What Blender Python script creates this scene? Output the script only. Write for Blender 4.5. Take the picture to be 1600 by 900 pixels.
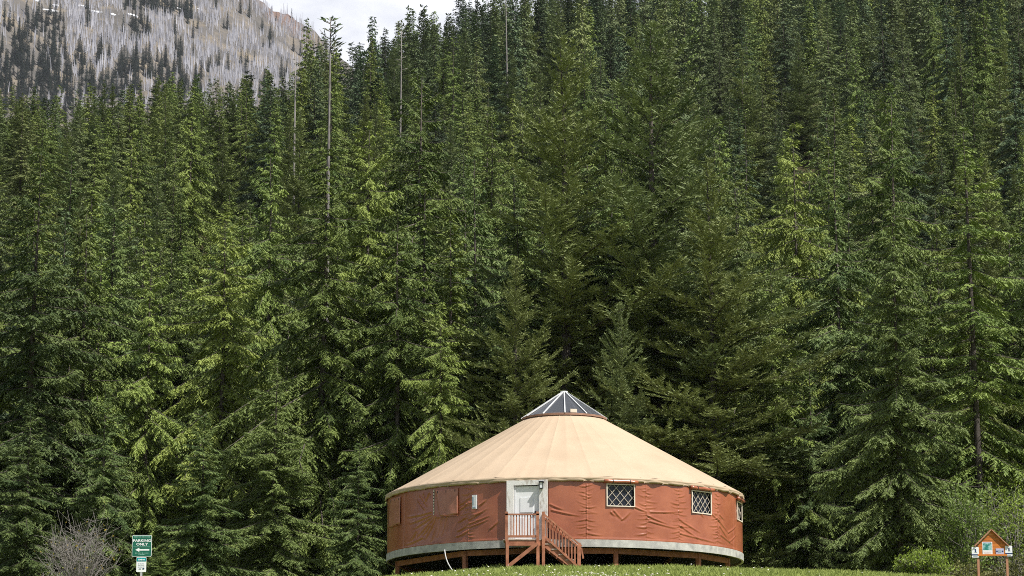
import bpy, math, random
import numpy as np
from mathutils import Vector, Matrix

for o in list(bpy.data.objects):
    bpy.data.objects.remove(o)
scene = bpy.context.scene
COL = scene.collection
rad = math.radians

# ------------------------------------------------------------------ camera
F, PITCH, CZ = 4000.0, 0.19234, 1.7            # focal length in photo pixels (1600 wide), pitch, eye height
cam_d = bpy.data.cameras.new('camera')
cam_d.sensor_width = 36.0
cam_d.lens = 36.0 * F / 1600.0
cam_d.clip_start, cam_d.clip_end = 0.5, 30000
cam = bpy.data.objects.new('camera', cam_d)
COL.objects.link(cam)
cam.location = (0, 0, CZ)
cam.rotation_euler = (math.pi / 2 + PITCH, 0, 0)
scene.camera = cam

# ------------------------------------------------------------------ sky and sun
SUN_EL, SUN_AZ = rad(54), rad(52)               # azimuth: to the right of straight behind the camera
sun_dir = Vector((math.sin(SUN_AZ) * math.cos(SUN_EL), -math.cos(SUN_AZ) * math.cos(SUN_EL), math.sin(SUN_EL)))
world = bpy.data.worlds.new('World')
scene.world = world
world.use_nodes = True
wt = world.node_tree
wt.nodes.clear()
w_out = wt.nodes.new('ShaderNodeOutputWorld')
w_bg = wt.nodes.new('ShaderNodeBackground')
w_sky = wt.nodes.new('ShaderNodeTexSky')
w_sky.sky_type = 'NISHITA'
w_sky.sun_disc = False
w_sky.sun_elevation = SUN_EL
w_sky.sun_rotation = math.pi - SUN_AZ
w_sky.air_density, w_sky.dust_density = 1.0, 1.0
w_tc = wt.nodes.new('ShaderNodeTexCoord')
w_map = wt.nodes.new('ShaderNodeMapping')
w_map.inputs['Scale'].default_value = (1, 1, 1.8)
w_map.inputs['Location'].default_value = (-1.89, -0.14, -0.73)
w_noise = wt.nodes.new('ShaderNodeTexNoise')
w_noise.inputs['Scale'].default_value = 3.0
w_noise.inputs['Detail'].default_value = 7
w_noise.inputs['Roughness'].default_value = 0.55
w_ramp = wt.nodes.new('ShaderNodeValToRGB')
w_ramp.color_ramp.elements[0].position = 0.49
w_ramp.color_ramp.elements[1].position = 0.62
w_mix = wt.nodes.new('ShaderNodeMixRGB')
w_mix.inputs[2].default_value = (15.0, 15.2, 16.2, 1)
L = wt.links.new
L(w_tc.outputs['Generated'], w_map.inputs['Vector'])
L(w_map.outputs['Vector'], w_noise.inputs['Vector'])
L(w_noise.outputs['Fac'], w_ramp.inputs['Fac'])
L(w_ramp.outputs['Color'], w_mix.inputs[0])
L(w_sky.outputs['Color'], w_mix.inputs[1])
L(w_mix.outputs['Color'], w_bg.inputs['Color'])
w_bg.inputs['Strength'].default_value = 0.054
L(w_bg.outputs['Background'], w_out.inputs['Surface'])

sun_d = bpy.data.lights.new('sun', 'SUN')
sun_d.energy = 5.0
sun_d.angle = rad(0.6)
sun_d.color = (1.0, 0.955, 0.88)
sun = bpy.data.objects.new('sun', sun_d)
COL.objects.link(sun)
sun.rotation_euler = (-sun_dir).to_track_quat('-Z', 'Y').to_euler()
sun.location = sun_dir * 200

vs = scene.view_settings
vs.view_transform = 'Standard'
vs.look = 'None'
vs.exposure = 0.45
vs.gamma = 1.0
scene.cycles.use_denoising = False
scene.cycles.filter_width = 0.95
scene.cycles.max_bounces = 6
scene.cycles.diffuse_bounces = 2
scene.cycles.glossy_bounces = 2
scene.cycles.transmission_bounces = 4
scene.cycles.transparent_max_bounces = 8

# ------------------------------------------------------------------ helpers
rng = np.random.default_rng(11)
random.seed(5)
SP, CP = math.sin(PITCH), math.cos(PITCH)


def ray(px, py):
    u, v = (px - 800) / F, (450 - py) / F
    return np.array((u, CP - v * SP, SP + v * CP))


def at(px, py, Y):
    r = ray(px, py)
    t = Y / r[1]
    return np.array((r[0] * t, Y, CZ + r[2] * t))


def project(x, y, z):
    d = y * CP + (z - CZ) * SP
    v = -y * SP + (z - CZ) * CP
    return 800 + F * x / d, 450 - F * v / d


def tag(o, label=None, cat=None, group=None, kind=None):
    if label: o['label'] = label
    if cat: o['category'] = cat
    if group: o['group'] = group
    if kind: o['kind'] = kind
    return o


def empty(name, loc=(0, 0, 0), rz=0.0):
    o = bpy.data.objects.new(name, None)
    o.location = loc
    o.rotation_euler = (0, 0, rz)
    o.empty_display_size = 0.2
    COL.objects.link(o)
    return o


def link(name, me, parent=None, mat=None):
    o = bpy.data.objects.new(name, me)
    if mat is not None and not me.materials:
        me.materials.append(mat)
    COL.objects.link(o)
    if parent is not None:
        # things are placed by translation and turn about z only; meshes are given in world space
        o.parent = parent
        o.matrix_parent_inverse = world_of(parent).inverted()
    return o


def world_of(o):
    m = Matrix.LocRotScale(o.location, o.rotation_euler, o.scale)
    if o.parent is not None:
        m = world_of(o.parent) @ o.matrix_parent_inverse @ m
    return m


def poly(name, v, f, mat=None, parent=None, smooth=False):
    me = bpy.data.meshes.new(name)
    me.from_pydata([tuple(map(float, p)) for p in v], [], [tuple(map(int, q)) for q in f])
    if smooth:
        me.polygons.foreach_set('use_smooth', np.ones(len(me.polygons), bool))
    return link(name, me, parent, mat)


def fast_mesh(name, v, f, mat=None, smooth=False):
    """numpy mesh with faces of one size"""
    v = np.asarray(v, np.float32)
    f = np.asarray(f, np.int32)
    me = bpy.data.meshes.new(name)
    n, k = f.shape
    me.vertices.add(len(v))
    me.vertices.foreach_set('co', v.ravel())
    me.loops.add(n * k)
    me.loops.foreach_set('vertex_index', f.ravel())
    me.polygons.add(n)
    me.polygons.foreach_set('loop_start', np.arange(0, n * k, k, dtype=np.int32))
    me.polygons.foreach_set('use_smooth', np.full(n, smooth, bool))
    me.update(calc_edges=True)
    if mat is not None:
        me.materials.append(mat)
    return me


BOXF = [(0, 3, 2, 1), (4, 5, 6, 7), (0, 1, 5, 4), (1, 2, 6, 5), (2, 3, 7, 6), (3, 0, 4, 7)]


def boxv(c, ax, ay, az):
    c, ax, ay, az = (np.asarray(q, float) for q in (c, ax, ay, az))
    return [c + sx * ax + sy * ay + sz * az for sz in (-1, 1) for sx, sy in ((-1, -1), (1, -1), (1, 1), (-1, 1))]


def box(name, c, size, mat, parent=None, rz=0.0):
    ca, sa = math.cos(rz), math.sin(rz)
    return poly(name, boxv(c, np.array((ca, sa, 0)) * size[0] / 2, np.array((-sa, ca, 0)) * size[1] / 2,
                           np.array((0, 0, size[2] / 2))), BOXF, mat, parent)


def beam(name, p0, p1, w, h, mat, parent=None, side=(0, 1, 0)):
    """box from p0 to p1; w along `side`, h along the third axis"""
    p0, p1 = np.asarray(p0, float), np.asarray(p1, float)
    d = p1 - p0
    ln = np.linalg.norm(d)
    d = d / ln
    s = np.asarray(side, float)
    s = s - d * s.dot(d)
    s /= np.linalg.norm(s)
    t = np.cross(d, s)
    return poly(name, boxv((p0 + p1) / 2, d * ln / 2, s * w / 2, t * h / 2), BOXF, mat, parent)


def tube_arrays(pts, radii, n=8, cap=True):
    pts = np.asarray(pts, float)
    m = len(pts)
    tan = np.gradient(pts, axis=0)
    tan /= np.linalg.norm(tan, axis=1)[:, None] + 1e-9
    ref = np.array((0.0, 0, 1)) if abs(tan[0][2]) < 0.9 else np.array((1.0, 0, 0))
    v, f = [], []
    for i in range(m):
        a = np.cross(tan[i], ref)
        a /= np.linalg.norm(a) + 1e-9
        b = np.cross(tan[i], a)
        for k in range(n):
            t = 2 * math.pi * k / n
            v.append(pts[i] + radii[i] * (math.cos(t) * a + math.sin(t) * b))
    for i in range(m - 1):
        for k in range(n):
            k2 = (k + 1) % n
            f.append((i * n + k, i * n + k2, (i + 1) * n + k2, (i + 1) * n + k))
    if cap:
        f.append(tuple(range(n))[::-1])
        f.append(tuple((m - 1) * n + k for k in range(n)))
    return v, f


def tube(name, pts, radii, mat, parent=None, n=8):
    v, f = tube_arrays(pts, radii, n)
    return poly(name, v, f, mat, parent, True)


# ------------------------------------------------------------------ materials
def mat_new(name):
    m = bpy.data.materials.new(name)
    m.use_nodes = True
    nt = m.node_tree
    b = nt.nodes['Principled BSDF']
    return m, nt, b


def mat_simple(name, col, col2=None, rough=0.7, scale=6.0, detail=5, bump=0.0, bscale=40.0, spec=0.3, stretch=(1, 1, 1),
               coords='Object', metal=0.0, lo=0.35, hi=0.65, rand=0.0):
    m, nt, b = mat_new(name)
    b.inputs['Roughness'].default_value = rough
    b.inputs['Specular IOR Level'].default_value = spec
    b.inputs['Metallic'].default_value = metal
    tc = nt.nodes.new('ShaderNodeTexCoord')
    mp = nt.nodes.new('ShaderNodeMapping')
    mp.inputs['Scale'].default_value = stretch
    nt.links.new(tc.outputs[coords], mp.inputs['Vector'])
    col_out = None
    if col2 is not None:
        nz = nt.nodes.new('ShaderNodeTexNoise')
        nz.inputs['Scale'].default_value = scale
        nz.inputs['Detail'].default_value = detail
        nz.inputs['Roughness'].default_value = 0.6
        nt.links.new(mp.outputs['Vector'], nz.inputs['Vector'])
        rp = nt.nodes.new('ShaderNodeValToRGB')
        rp.color_ramp.elements[0].position = lo
        rp.color_ramp.elements[1].position = hi
        rp.color_ramp.elements[0].color = (*col, 1)
        rp.color_ramp.elements[1].color = (*col2, 1)
        nt.links.new(nz.outputs['Fac'], rp.inputs['Fac'])
        col_out = rp.outputs['Color']
        if rand:
            oi = nt.nodes.new('ShaderNodeObjectInfo')
            mr = nt.nodes.new('ShaderNodeMapRange')
            mr.inputs['To Min'].default_value = 1 - rand
            mr.inputs['To Max'].default_value = 1 + rand
            nt.links.new(oi.outputs['Random'], mr.inputs['Value'])
            hs = nt.nodes.new('ShaderNodeHueSaturation')
            nt.links.new(mr.outputs['Result'], hs.inputs['Value'])
            nt.links.new(col_out, hs.inputs['Color'])
            col_out = hs.outputs['Color']
        nt.links.new(col_out, b.inputs['Base Color'])
    else:
        b.inputs['Base Color'].default_value = (*col, 1)
    if bump:
        nb = nt.nodes.new('ShaderNodeTexNoise')
        nb.inputs['Scale'].default_value = bscale
        nb.inputs['Detail'].default_value = 4
        nt.links.new(mp.outputs['Vector'], nb.inputs['Vector'])
        bp = nt.nodes.new('ShaderNodeBump')
        bp.inputs['Strength'].default_value = bump
        bp.inputs['Distance'].default_value = 0.02
        nt.links.new(nb.outputs['Fac'], bp.inputs['Height'])
        nt.links.new(bp.outputs['Normal'], b.inputs['Normal'])
    return m


def mat_foliage(name, dark, light, warm, rough=0.6, transl=0.11, spec=0.25, lo=0.52, hi=1.46):
    """needles: random tint per twig, hue shift per tree, slight see-through"""
    m, nt, b = mat_new(name)
    N, K = nt.nodes.new, nt.links.new
    at_ = N('ShaderNodeAttribute')
    at_.attribute_name = 'tint'
    oi = N('ShaderNodeObjectInfo')
    mx = N('ShaderNodeMixRGB')
    mx.inputs[1].default_value = (*dark, 1)
    mx.inputs[2].default_value = (*light, 1)
    K(at_.outputs['Fac'], mx.inputs[0])
    mw = N('ShaderNodeMixRGB')
    mw.inputs[2].default_value = (*warm, 1)
    mr = N('ShaderNodeMapRange')
    mr.inputs['From Min'].default_value = 0.35
    mr.inputs['To Max'].default_value = 0.75
    K(oi.outputs['Random'], mr.inputs['Value'])
    K(mr.outputs['Result'], mw.inputs[0])
    K(mx.outputs['Color'], mw.inputs[1])
    hs = N('ShaderNodeHueSaturation')
    ml = N('ShaderNodeMath')
    ml.operation = 'MULTIPLY'
    ml.inputs[1].default_value = 7.31
    fr = N('ShaderNodeMath')
    fr.operation = 'FRACT'
    mv = N('ShaderNodeMapRange')
    mv.inputs['To Min'].default_value = lo
    mv.inputs['To Max'].default_value = hi
    K(oi.outputs['Random'], ml.inputs[0])
    K(ml.outputs[0], fr.inputs[0])
    K(fr.outputs[0], mv.inputs['Value'])
    K(mv.outputs['Result'], hs.inputs['Value'])
    K(mw.outputs['Color'], hs.inputs['Color'])
    K(hs.outputs['Color'], b.inputs['Base Color'])
    b.inputs['Roughness'].default_value = rough
    b.inputs['Specular IOR Level'].default_value = spec
    tr = N('ShaderNodeBsdfTranslucent')
    K(hs.outputs['Color'], tr.inputs['Color'])
    ms = N('ShaderNodeMixShader')
    ms.inputs[0].default_value = transl
    K(b.outputs['BSDF'], ms.inputs[1])
    K(tr.outputs['BSDF'], ms.inputs[2])
    K(ms.outputs['Shader'], nt.nodes['Material Output'].inputs['Surface'])
    return m


M = {}
M['hemlock'] = mat_foliage('hemlock_needles', (0.072, 0.116, 0.029), (0.204, 0.266, 0.064), (0.222, 0.264, 0.058), lo=0.6, hi=1.28)
M['spruce'] = mat_foliage('spruce_needles', (0.070, 0.115, 0.037), (0.194, 0.256, 0.077), (0.212, 0.256, 0.066), lo=0.6, hi=1.3)
M['fir'] = mat_foliage('fir_needles', (0.088, 0.124, 0.052), (0.222, 0.268, 0.108), (0.222, 0.258, 0.082), lo=0.78, hi=1.15)
M['far'] = mat_foliage('far_needles', (0.046, 0.080, 0.044), (0.118, 0.166, 0.072), (0.150, 0.185, 0.066))
M['mount'] = mat_foliage('mountain_needles', (0.012, 0.026, 0.02), (0.024, 0.044, 0.028), (0.028, 0.048, 0.026))
M['bark'] = mat_simple('bark', (0.05, 0.04, 0.034), (0.13, 0.112, 0.098), 0.9, 5, stretch=(3, 3, 0.8), bump=0.6, bscale=14, rand=0.3)
M['deadwood'] = mat_simple('weathered_deadwood', (0.14, 0.125, 0.115), (0.34, 0.32, 0.30), 0.85, 3, stretch=(3, 3, 0.5), rand=0.2)
M['snag'] = mat_simple('silver_snag_wood', (0.31, 0.31, 0.35), (0.48, 0.48, 0.53), 0.9, 0.02, stretch=(1, 1, 0.4))
M['wall'] = mat_simple('terracotta_vinyl', (0.295, 0.088, 0.042), (0.385, 0.125, 0.061), 0.30, 1.4, bump=0.10, bscale=9, spec=0.7)
M['cover'] = mat_simple('faded_cover_vinyl', (0.34, 0.125, 0.075), (0.42, 0.17, 0.105), 0.36, 2.5, bump=0.15, bscale=12, spec=0.6)
M['roof'] = mat_simple('tan_canvas', (0.44, 0.335, 0.232), (0.495, 0.383, 0.270), 0.6, 0.55, detail=9, bump=0.08, bscale=30, spec=0.25)
M['flashing'] = mat_simple('weathered_band', (0.29, 0.29, 0.275), (0.50, 0.495, 0.46), 0.75, 3.5, detail=9, bump=0.25, bscale=30)
M['redwood'] = mat_simple('red_stained_timber', (0.25, 0.095, 0.053), (0.42, 0.18, 0.105), 0.75, 4, stretch=(1, 1, 1), bump=0.2, rand=0.2)
M['deckwood'] = mat_simple('worn_deck_boards', (0.30, 0.22, 0.17), (0.46, 0.38, 0.32), 0.85, 5, bump=0.3)
M['whitewood'] = mat_simple('peeling_white_paint', (0.42, 0.37, 0.32), (0.74, 0.73, 0.71), 0.75, 5, detail=8, stretch=(2, 2, 0.6), lo=0.32, hi=0.5, bump=0.3)
M['door'] = mat_simple('white_door_paint', (0.78, 0.80, 0.82), (0.82, 0.83, 0.85), 0.45, 2)
M['cream'] = mat_simple('cream_trim', (0.62, 0.54, 0.44), (0.72, 0.65, 0.55), 0.6, 4)
M['lattice'] = mat_simple('lattice_wood', (0.38, 0.33, 0.27), (0.50, 0.44, 0.37), 0.6, 5)
M['black'] = mat_simple('black_metal', (0.015, 0.015, 0.017), rough=0.4, spec=0.5)
M['alu'] = mat_simple('skylight_frame', (0.55, 0.56, 0.57), (0.72, 0.73, 0.74), 0.45, 4)
M['rim'] = mat_simple('brown_rim', (0.24, 0.13, 0.09), (0.34, 0.20, 0.14), 0.7, 5)
M['dark'] = mat_simple('dark_interior', (0.03, 0.028, 0.026), rough=0.9)
M['white'] = mat_simple('white_enamel', (0.74, 0.76, 0.79), (0.80, 0.81, 0.83), 0.45, 4)
M['ink'] = mat_simple('navy_print', (0.02, 0.045, 0.13), rough=0.6)
M['green_sign'] = mat_simple('green_sign_face', (0.010, 0.105, 0.070), (0.014, 0.125, 0.083), 0.45, 3)
M['teal'] = mat_simple('teal_print', (0.0, 0.27, 0.30), rough=0.5)
M['paleteal'] = mat_simple('pale_teal_print', (0.25, 0.50, 0.42), rough=0.5)
M['galv'] = mat_simple('galvanised_post', (0.42, 0.43, 0.45), (0.55, 0.56, 0.58), 0.45, 8, metal=0.3)
M['orangewood'] = mat_simple('orange_stained_cedar', (0.42, 0.125, 0.022), (0.58, 0.19, 0.035), 0.6, 3, stretch=(0.6, 1, 5), bump=0.2, rand=0.12)
M['palewood'] = mat_simple('pink_brown_timber', (0.36, 0.17, 0.10), (0.46, 0.24, 0.15), 0.7, 4)
M['lilac'] = mat_simple('lilac_notice', (0.42, 0.40, 0.56), (0.48, 0.46, 0.62), 0.5, 6)
M['mapgreen'] = mat_simple('map_print', (0.02, 0.20, 0.17), (0.30, 0.52, 0.52), 0.5, 9, lo=0.42, hi=0.56)
M['greytext'] = mat_simple('grey_print', (0.30, 0.36, 0.42), rough=0.6)
M['redtext'] = mat_simple('red_print', (0.62, 0.40, 0.38), rough=0.6)
M['blade'] = mat_foliage('grass_blades', (0.15, 0.205, 0.045), (0.30, 0.35, 0.10), (0.26, 0.30, 0.08), 0.6, 0.3)
M['leaf'] = mat_foliage('broad_leaves', (0.13, 0.20, 0.025), (0.24, 0.31, 0.05), (0.20, 0.27, 0.04), 0.5, 0.3)
M['olive'] = mat_foliage('olive_leaves', (0.085, 0.10, 0.025), (0.20, 0.20, 0.06), (0.19, 0.18, 0.06), 0.6, 0.25)
M['fern'] = mat_foliage('cedar_sprays', (0.06, 0.12, 0.03), (0.16, 0.23, 0.055), (0.15, 0.20, 0.045), 0.5, 0.25)
M['twig'] = mat_simple('grey_twigs', (0.14, 0.125, 0.115), (0.28, 0.26, 0.245), 0.9, 4)
M['yellow'] = mat_foliage('yellow_leaves', (0.30, 0.22, 0.02), (0.45, 0.34, 0.05), (0.4, 0.3, 0.04), 0.6, 0.3)
M['petal'] = mat_simple('white_petals', (0.75, 0.74, 0.68), rough=0.7)
M['stone'] = mat_simple('pale_stones', (0.42, 0.38, 0.32), (0.66, 0.62, 0.56), 0.9, 9)
M['hose'] = mat_simple('white_hose', (0.5, 0.5, 0.5), rough=0.5)


def mat_glass(name, col, transp, rough=0.06):
    m, nt, b = mat_new(name)
    b.inputs['Base Color'].default_value = (*col, 1)
    b.inputs['Roughness'].default_value = rough
    b.inputs['Specular IOR Level'].default_value = 0.45
    tr = nt.nodes.new('ShaderNodeBsdfTransparent')
    tr.inputs['Color'].default_value = (0.85, 0.88, 0.92, 1)
    ms = nt.nodes.new('ShaderNodeMixShader')
    ms.inputs[0].default_value = transp
    nt.links.new(b.outputs['BSDF'], ms.inputs[1])
    nt.links.new(tr.outputs['BSDF'], ms.inputs[2])
    nt.links.new(ms.outputs['Shader'], nt.nodes['Material Output'].inputs['Surface'])
    return m


M['pane'] = mat_glass('window_vinyl', (0.02, 0.023, 0.035), 0.15, 0.2)
M['dome'] = mat_glass('skylight_acrylic', (0.13, 0.135, 0.15), 0.55, 0.1)


def mat_ground():
    m, nt, b = mat_new('meadow_and_forest_floor')
    N, K = nt.nodes.new, nt.links.new
    tc = N('ShaderNodeTexCoord')
    n1 = N('ShaderNodeTexNoise'); n1.inputs['Scale'].default_value = 1.3; n1.inputs['Detail'].default_value = 8
    n2 = N('ShaderNodeTexNoise'); n2.inputs['Scale'].default_value = 0.25; n2.inputs['Detail'].default_value = 6
    K(tc.outputs['Object'], n1.inputs['Vector']); K(tc.outputs['Object'], n2.inputs['Vector'])
    g = N('ShaderNodeValToRGB')
    g.color_ramp.elements[0].color = (0.10, 0.135, 0.03, 1); g.color_ramp.elements[0].position = 0.3
    g.color_ramp.elements[1].color = (0.24, 0.27, 0.08, 1); g.color_ramp.elements[1].position = 0.7
    K(n1.outputs['Fac'], g.inputs['Fac'])
    d = N('ShaderNodeValToRGB')
    d.color_ramp.elements[0].color = (0.035, 0.03, 0.016, 1)
    d.color_ramp.elements[1].color = (0.075, 0.065, 0.03, 1)
    K(n1.outputs['Fac'], d.inputs['Fac'])
    sx = N('ShaderNodeSeparateXYZ'); K(tc.outputs['Object'], sx.inputs[0])
    ad = N('ShaderNodeMath'); ad.operation = 'MULTIPLY_ADD'; ad.inputs[1].default_value = 9.0
    K(n2.outputs['Fac'], ad.inputs[0]); K(sx.outputs['Y'], ad.inputs[2])
    mr = N('ShaderNodeMapRange'); mr.inputs['From Min'].default_value = 108; mr.inputs['From Max'].default_value = 114
    K(ad.outputs[0], mr.inputs['Value'])
    mx = N('ShaderNodeMixRGB'); K(mr.outputs['Result'], mx.inputs[0])
    K(g.outputs['Color'], mx.inputs[1]); K(d.outputs['Color'], mx.inputs[2])
    K(mx.outputs['Color'], b.inputs['Base Color'])
    b.inputs['Roughness'].default_value = 0.95
    b.inputs['Specular IOR Level'].default_value = 0.1
    return m


M['ground'] = mat_ground()


def mat_mountain():
    m, nt, b = mat_new('mountain_slope')
    N, K = nt.nodes.new, nt.links.new
    tc = N('ShaderNodeTexCoord')
    n1 = N('ShaderNodeTexNoise'); n1.inputs['Scale'].default_value = 0.016; n1.inputs['Detail'].default_value = 9
    n1.inputs['Roughness'].default_value = 0.65
    K(tc.outputs['Object'], n1.inputs['Vector'])
    g = N('ShaderNodeValToRGB')
    e = g.color_ramp.elements
    e[0].color = (0.08, 0.076, 0.07, 1); e[0].position = 0.3
    e[1].color = (0.215, 0.178, 0.128, 1); e[1].position = 0.68
    x = e.new(0.5); x.color = (0.12, 0.11, 0.10, 1)
    K(n1.outputs['Fac'], g.inputs['Fac'])
    # reddish scree towards the ridge
    at_ = N('ShaderNodeAttribute'); at_.attribute_name = 'scree'
    mr = N('ShaderNodeMixRGB'); mr.inputs[2].default_value = (0.175, 0.115, 0.092, 1)
    K(at_.outputs['Fac'], mr.inputs[0]); K(g.outputs['Color'], mr.inputs[1])
    K(mr.outputs['Color'], b.inputs['Base Color'])
    b.inputs['Roughness'].default_value = 0.95
    b.inputs['Specular IOR Level'].default_value = 0.05
    return m


M['mountain'] = mat_mountain()
M['snow'] = mat_simple('old_snow', (0.72, 0.74, 0.78), (0.80, 0.81, 0.84), 0.8, 0.05)

# ------------------------------------------------------------------ terrain
YC, XC, R = 101.135, 2.08, 7.0                    # yurt centre and wall radius
Z_EAVE, Z_WALL, Z_BAND = 12.78, 10.62, 10.345
Z_RING, R_RING, Z_APEX = 16.07, 1.645, 17.15
Z_KNOLL = 9.42


def sstep(x, a, b):
    t = np.clip((x - a) / (b - a), 0, 1)
    return t * t * (3 - 2 * t)


def ground_z(X, Y):
    X, Y = np.asarray(X, float), np.asarray(Y, float)
    Yp = np.maximum(Y, 40.0)
    px = 800 + 4000 * X / (Yp * 1.02)
    z = np.minimum(0.105 * Y, Z_KNOLL + 0.012 * (Y - 92))
    k = 6.0
    # soft crest where the meadow slope meets the knoll
    a, b = 0.112 * Y - 0.95, Z_KNOLL + 0.004 * (Y - 92)
    h = np.clip(0.5 + 0.5 * (b - a) / 0.5, 0, 1)
    z = b * (1 - h) + a * h - 0.5 * h * (1 - h) * 0.5
    z = np.where(Y < 0, 0.02 * Y - 0.95, z)
    dl, dr = np.maximum(0, 1.5 - X), np.maximum(0, X - 4.5)
    side = np.minimum(0.0105 * dl * dl, 1.4 + 0.01 * dl) + np.minimum(0.0030 * dr * dr, 1.0 + 0.01 * dr)
    side = side * sstep(Y, 30, 80) * (1 - sstep(Y, 118, 160))
    z = z - side
    # forested slope behind
    t = np.maximum(0, np.minimum(Y, 330) - 118)
    rise = 0.2 * (t - 8 * (1 - np.exp(-t / 8))) + 0.165 * (np.log1p(np.exp((t - 60) / 9.0)) * 9.0)
    far = np.maximum(0, Y - 330)
    # target tangent of the ground at 700 m, by direction
    T = np.interp(px, [470, 515, 640, 760, 1000, 1300, 1600, 2200], [0.222, 0.246, 0.267, 0.281, 0.290, 0.304, 0.317, 0.330])
    z330 = Z_KNOLL + 0.2 * 204 + 0.165 * 152
    left = 1 - sstep(px, 430, 512)
    up_right = (T * 700 - z330) / 370.0 * np.minimum(far, 485) - np.maximum(0, Y - 815) * 0.75
    up_left = 0.29 * np.minimum(far, 75) - np.maximum(0, Y - 405) * 0.3
    rise = rise + np.where(Y > 330, up_right * (1 - left) + left * up_left, 0)
    und = 1.6 * np.sin(X * 0.031 + 1.3) * np.cos(Y * 0.027) + 0.8 * np.sin(X * 0.083 + Y * 0.06)
    z = z + rise + und * sstep(Y, 125, 190)
    z = z + 0.05 * np.sin(X * 0.9) * np.cos(Y * 0.7 + X * 0.3) * sstep(Y, 60, 85)
    return np.maximum(z, -8.0)


def make_ground():
    ys = np.concatenate([np.linspace(-120, 60, 30), np.linspace(63, 130, 90), np.linspace(134, 460, 60), np.linspace(475, 1700, 60)])
    a = np.concatenate([np.linspace(-1.6, -0.36, 14), np.linspace(-0.33, 0.33, 100), np.linspace(0.36, 1.6, 14)])
    YY, AA = np.meshgrid(ys, a, indexing='ij')
    XX = AA * np.maximum(np.abs(YY), 75)
    ZZ = ground_z(XX, YY)
    v = np.stack([XX, YY, ZZ], -1).reshape(-1, 3)
    n, m = len(ys), len(a)
    i, j = np.meshgrid(np.arange(n - 1), np.arange(m - 1), indexing='ij')
    q = (i * m + j).ravel()
    f = np.stack([q, q + 1, q + m + 1, q + m], 1)
    o = link('ground', fast_mesh('ground', v, f, M['ground'], True))
    tag(o, 'grassy knoll rising into the forested hillside', kind='structure')


make_ground()

# far mountain: its skyline is given by direction
MY = 4200.0


def mountain_z(X, Y):
    px = 800 + F * X / (MY * 1.02)
    sky_py = np.interp(px, [-1400, -600, 0, 150, 300, 400, 440, 480, 510, 560, 640, 760, 1000, 2400],
                       [-260, -330, -205, -140, -62, 2, 22, 48, 74, 115, 180, 260, 380, 500])
    el = PITCH + np.arctan((450 - sky_py) / F)
    zr = CZ + np.tan(el) * MY
    d = MY - Y
    g = 22 * np.sin(X * 0.011 + 0.6 * np.sin(Y * 0.004)) * np.clip(d / 500, 0, 1) + 10 * np.sin(X * 0.027 + Y * 0.008) * np.clip(d / 300, 0, 1)
    front = zr - 0.62 * d + 0.00007 * d * d + g
    back = zr + 0.7 * d
    n = 3.5 * np.sin(X * 0.05) + 2.5 * np.sin(X * 0.13 + 1) + 1.5 * np.sin(X * 0.31)
    return np.where(d > 0, front, back) + n


def make_mountain():
    xs = np.concatenate([np.linspace(-3800, -1200, 40), np.linspace(-1180, 100, 160), np.linspace(140, 1800, 40)])
    ys = np.concatenate([np.linspace(2300, 3200, 24), np.linspace(3215, 4200, 110), np.linspace(4212, 4800, 12)])
    YY, XX = np.meshgrid(ys, xs, indexing='ij')
    ZZ = np.maximum(mountain_z(XX, YY), -20)
    n, m = len(ys), len(xs)
    v = np.stack([XX, YY, ZZ], -1).reshape(-1, 3)
    i, j = np.meshgrid(np.arange(n - 1), np.arange(m - 1), indexing='ij')
    q = (i * m + j).ravel()
    me = fast_mesh('mountain', v, np.stack([q, q + 1, q + m + 1, q + m], 1), M['mountain'], True)
    sc = sstep(YY, 4090, 4180) * (0.55 + 0.45 * np.sin(XX * 0.05 + YY * 0.02)) * (1 - sstep(XX, -380, -300))
    a = me.attributes.new('scree', 'FLOAT', 'POINT')
    a.data.foreach_set('value', np.clip(sc, 0, 1).astype(np.float32).ravel())
    o = link('mountain', me)
    tag(o, 'distant brown mountain slope with a burnt forest', kind='structure')


make_mountain()


def mountain_hit(px, py):
    """point where the sight line meets the mountain's face"""
    r = ray(px, py)
    ys = np.linspace(2400, 4200, 600)
    t = ys / r[1]
    d = CZ + r[2] * t - mountain_z(r[0] * t, ys)
    k = np.argmax(d < 0)
    if d[k] >= 0:
        return None
    return np.array((r[0] * t[k], ys[k], mountain_z(r[0] * t[k], ys[k])))


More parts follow.
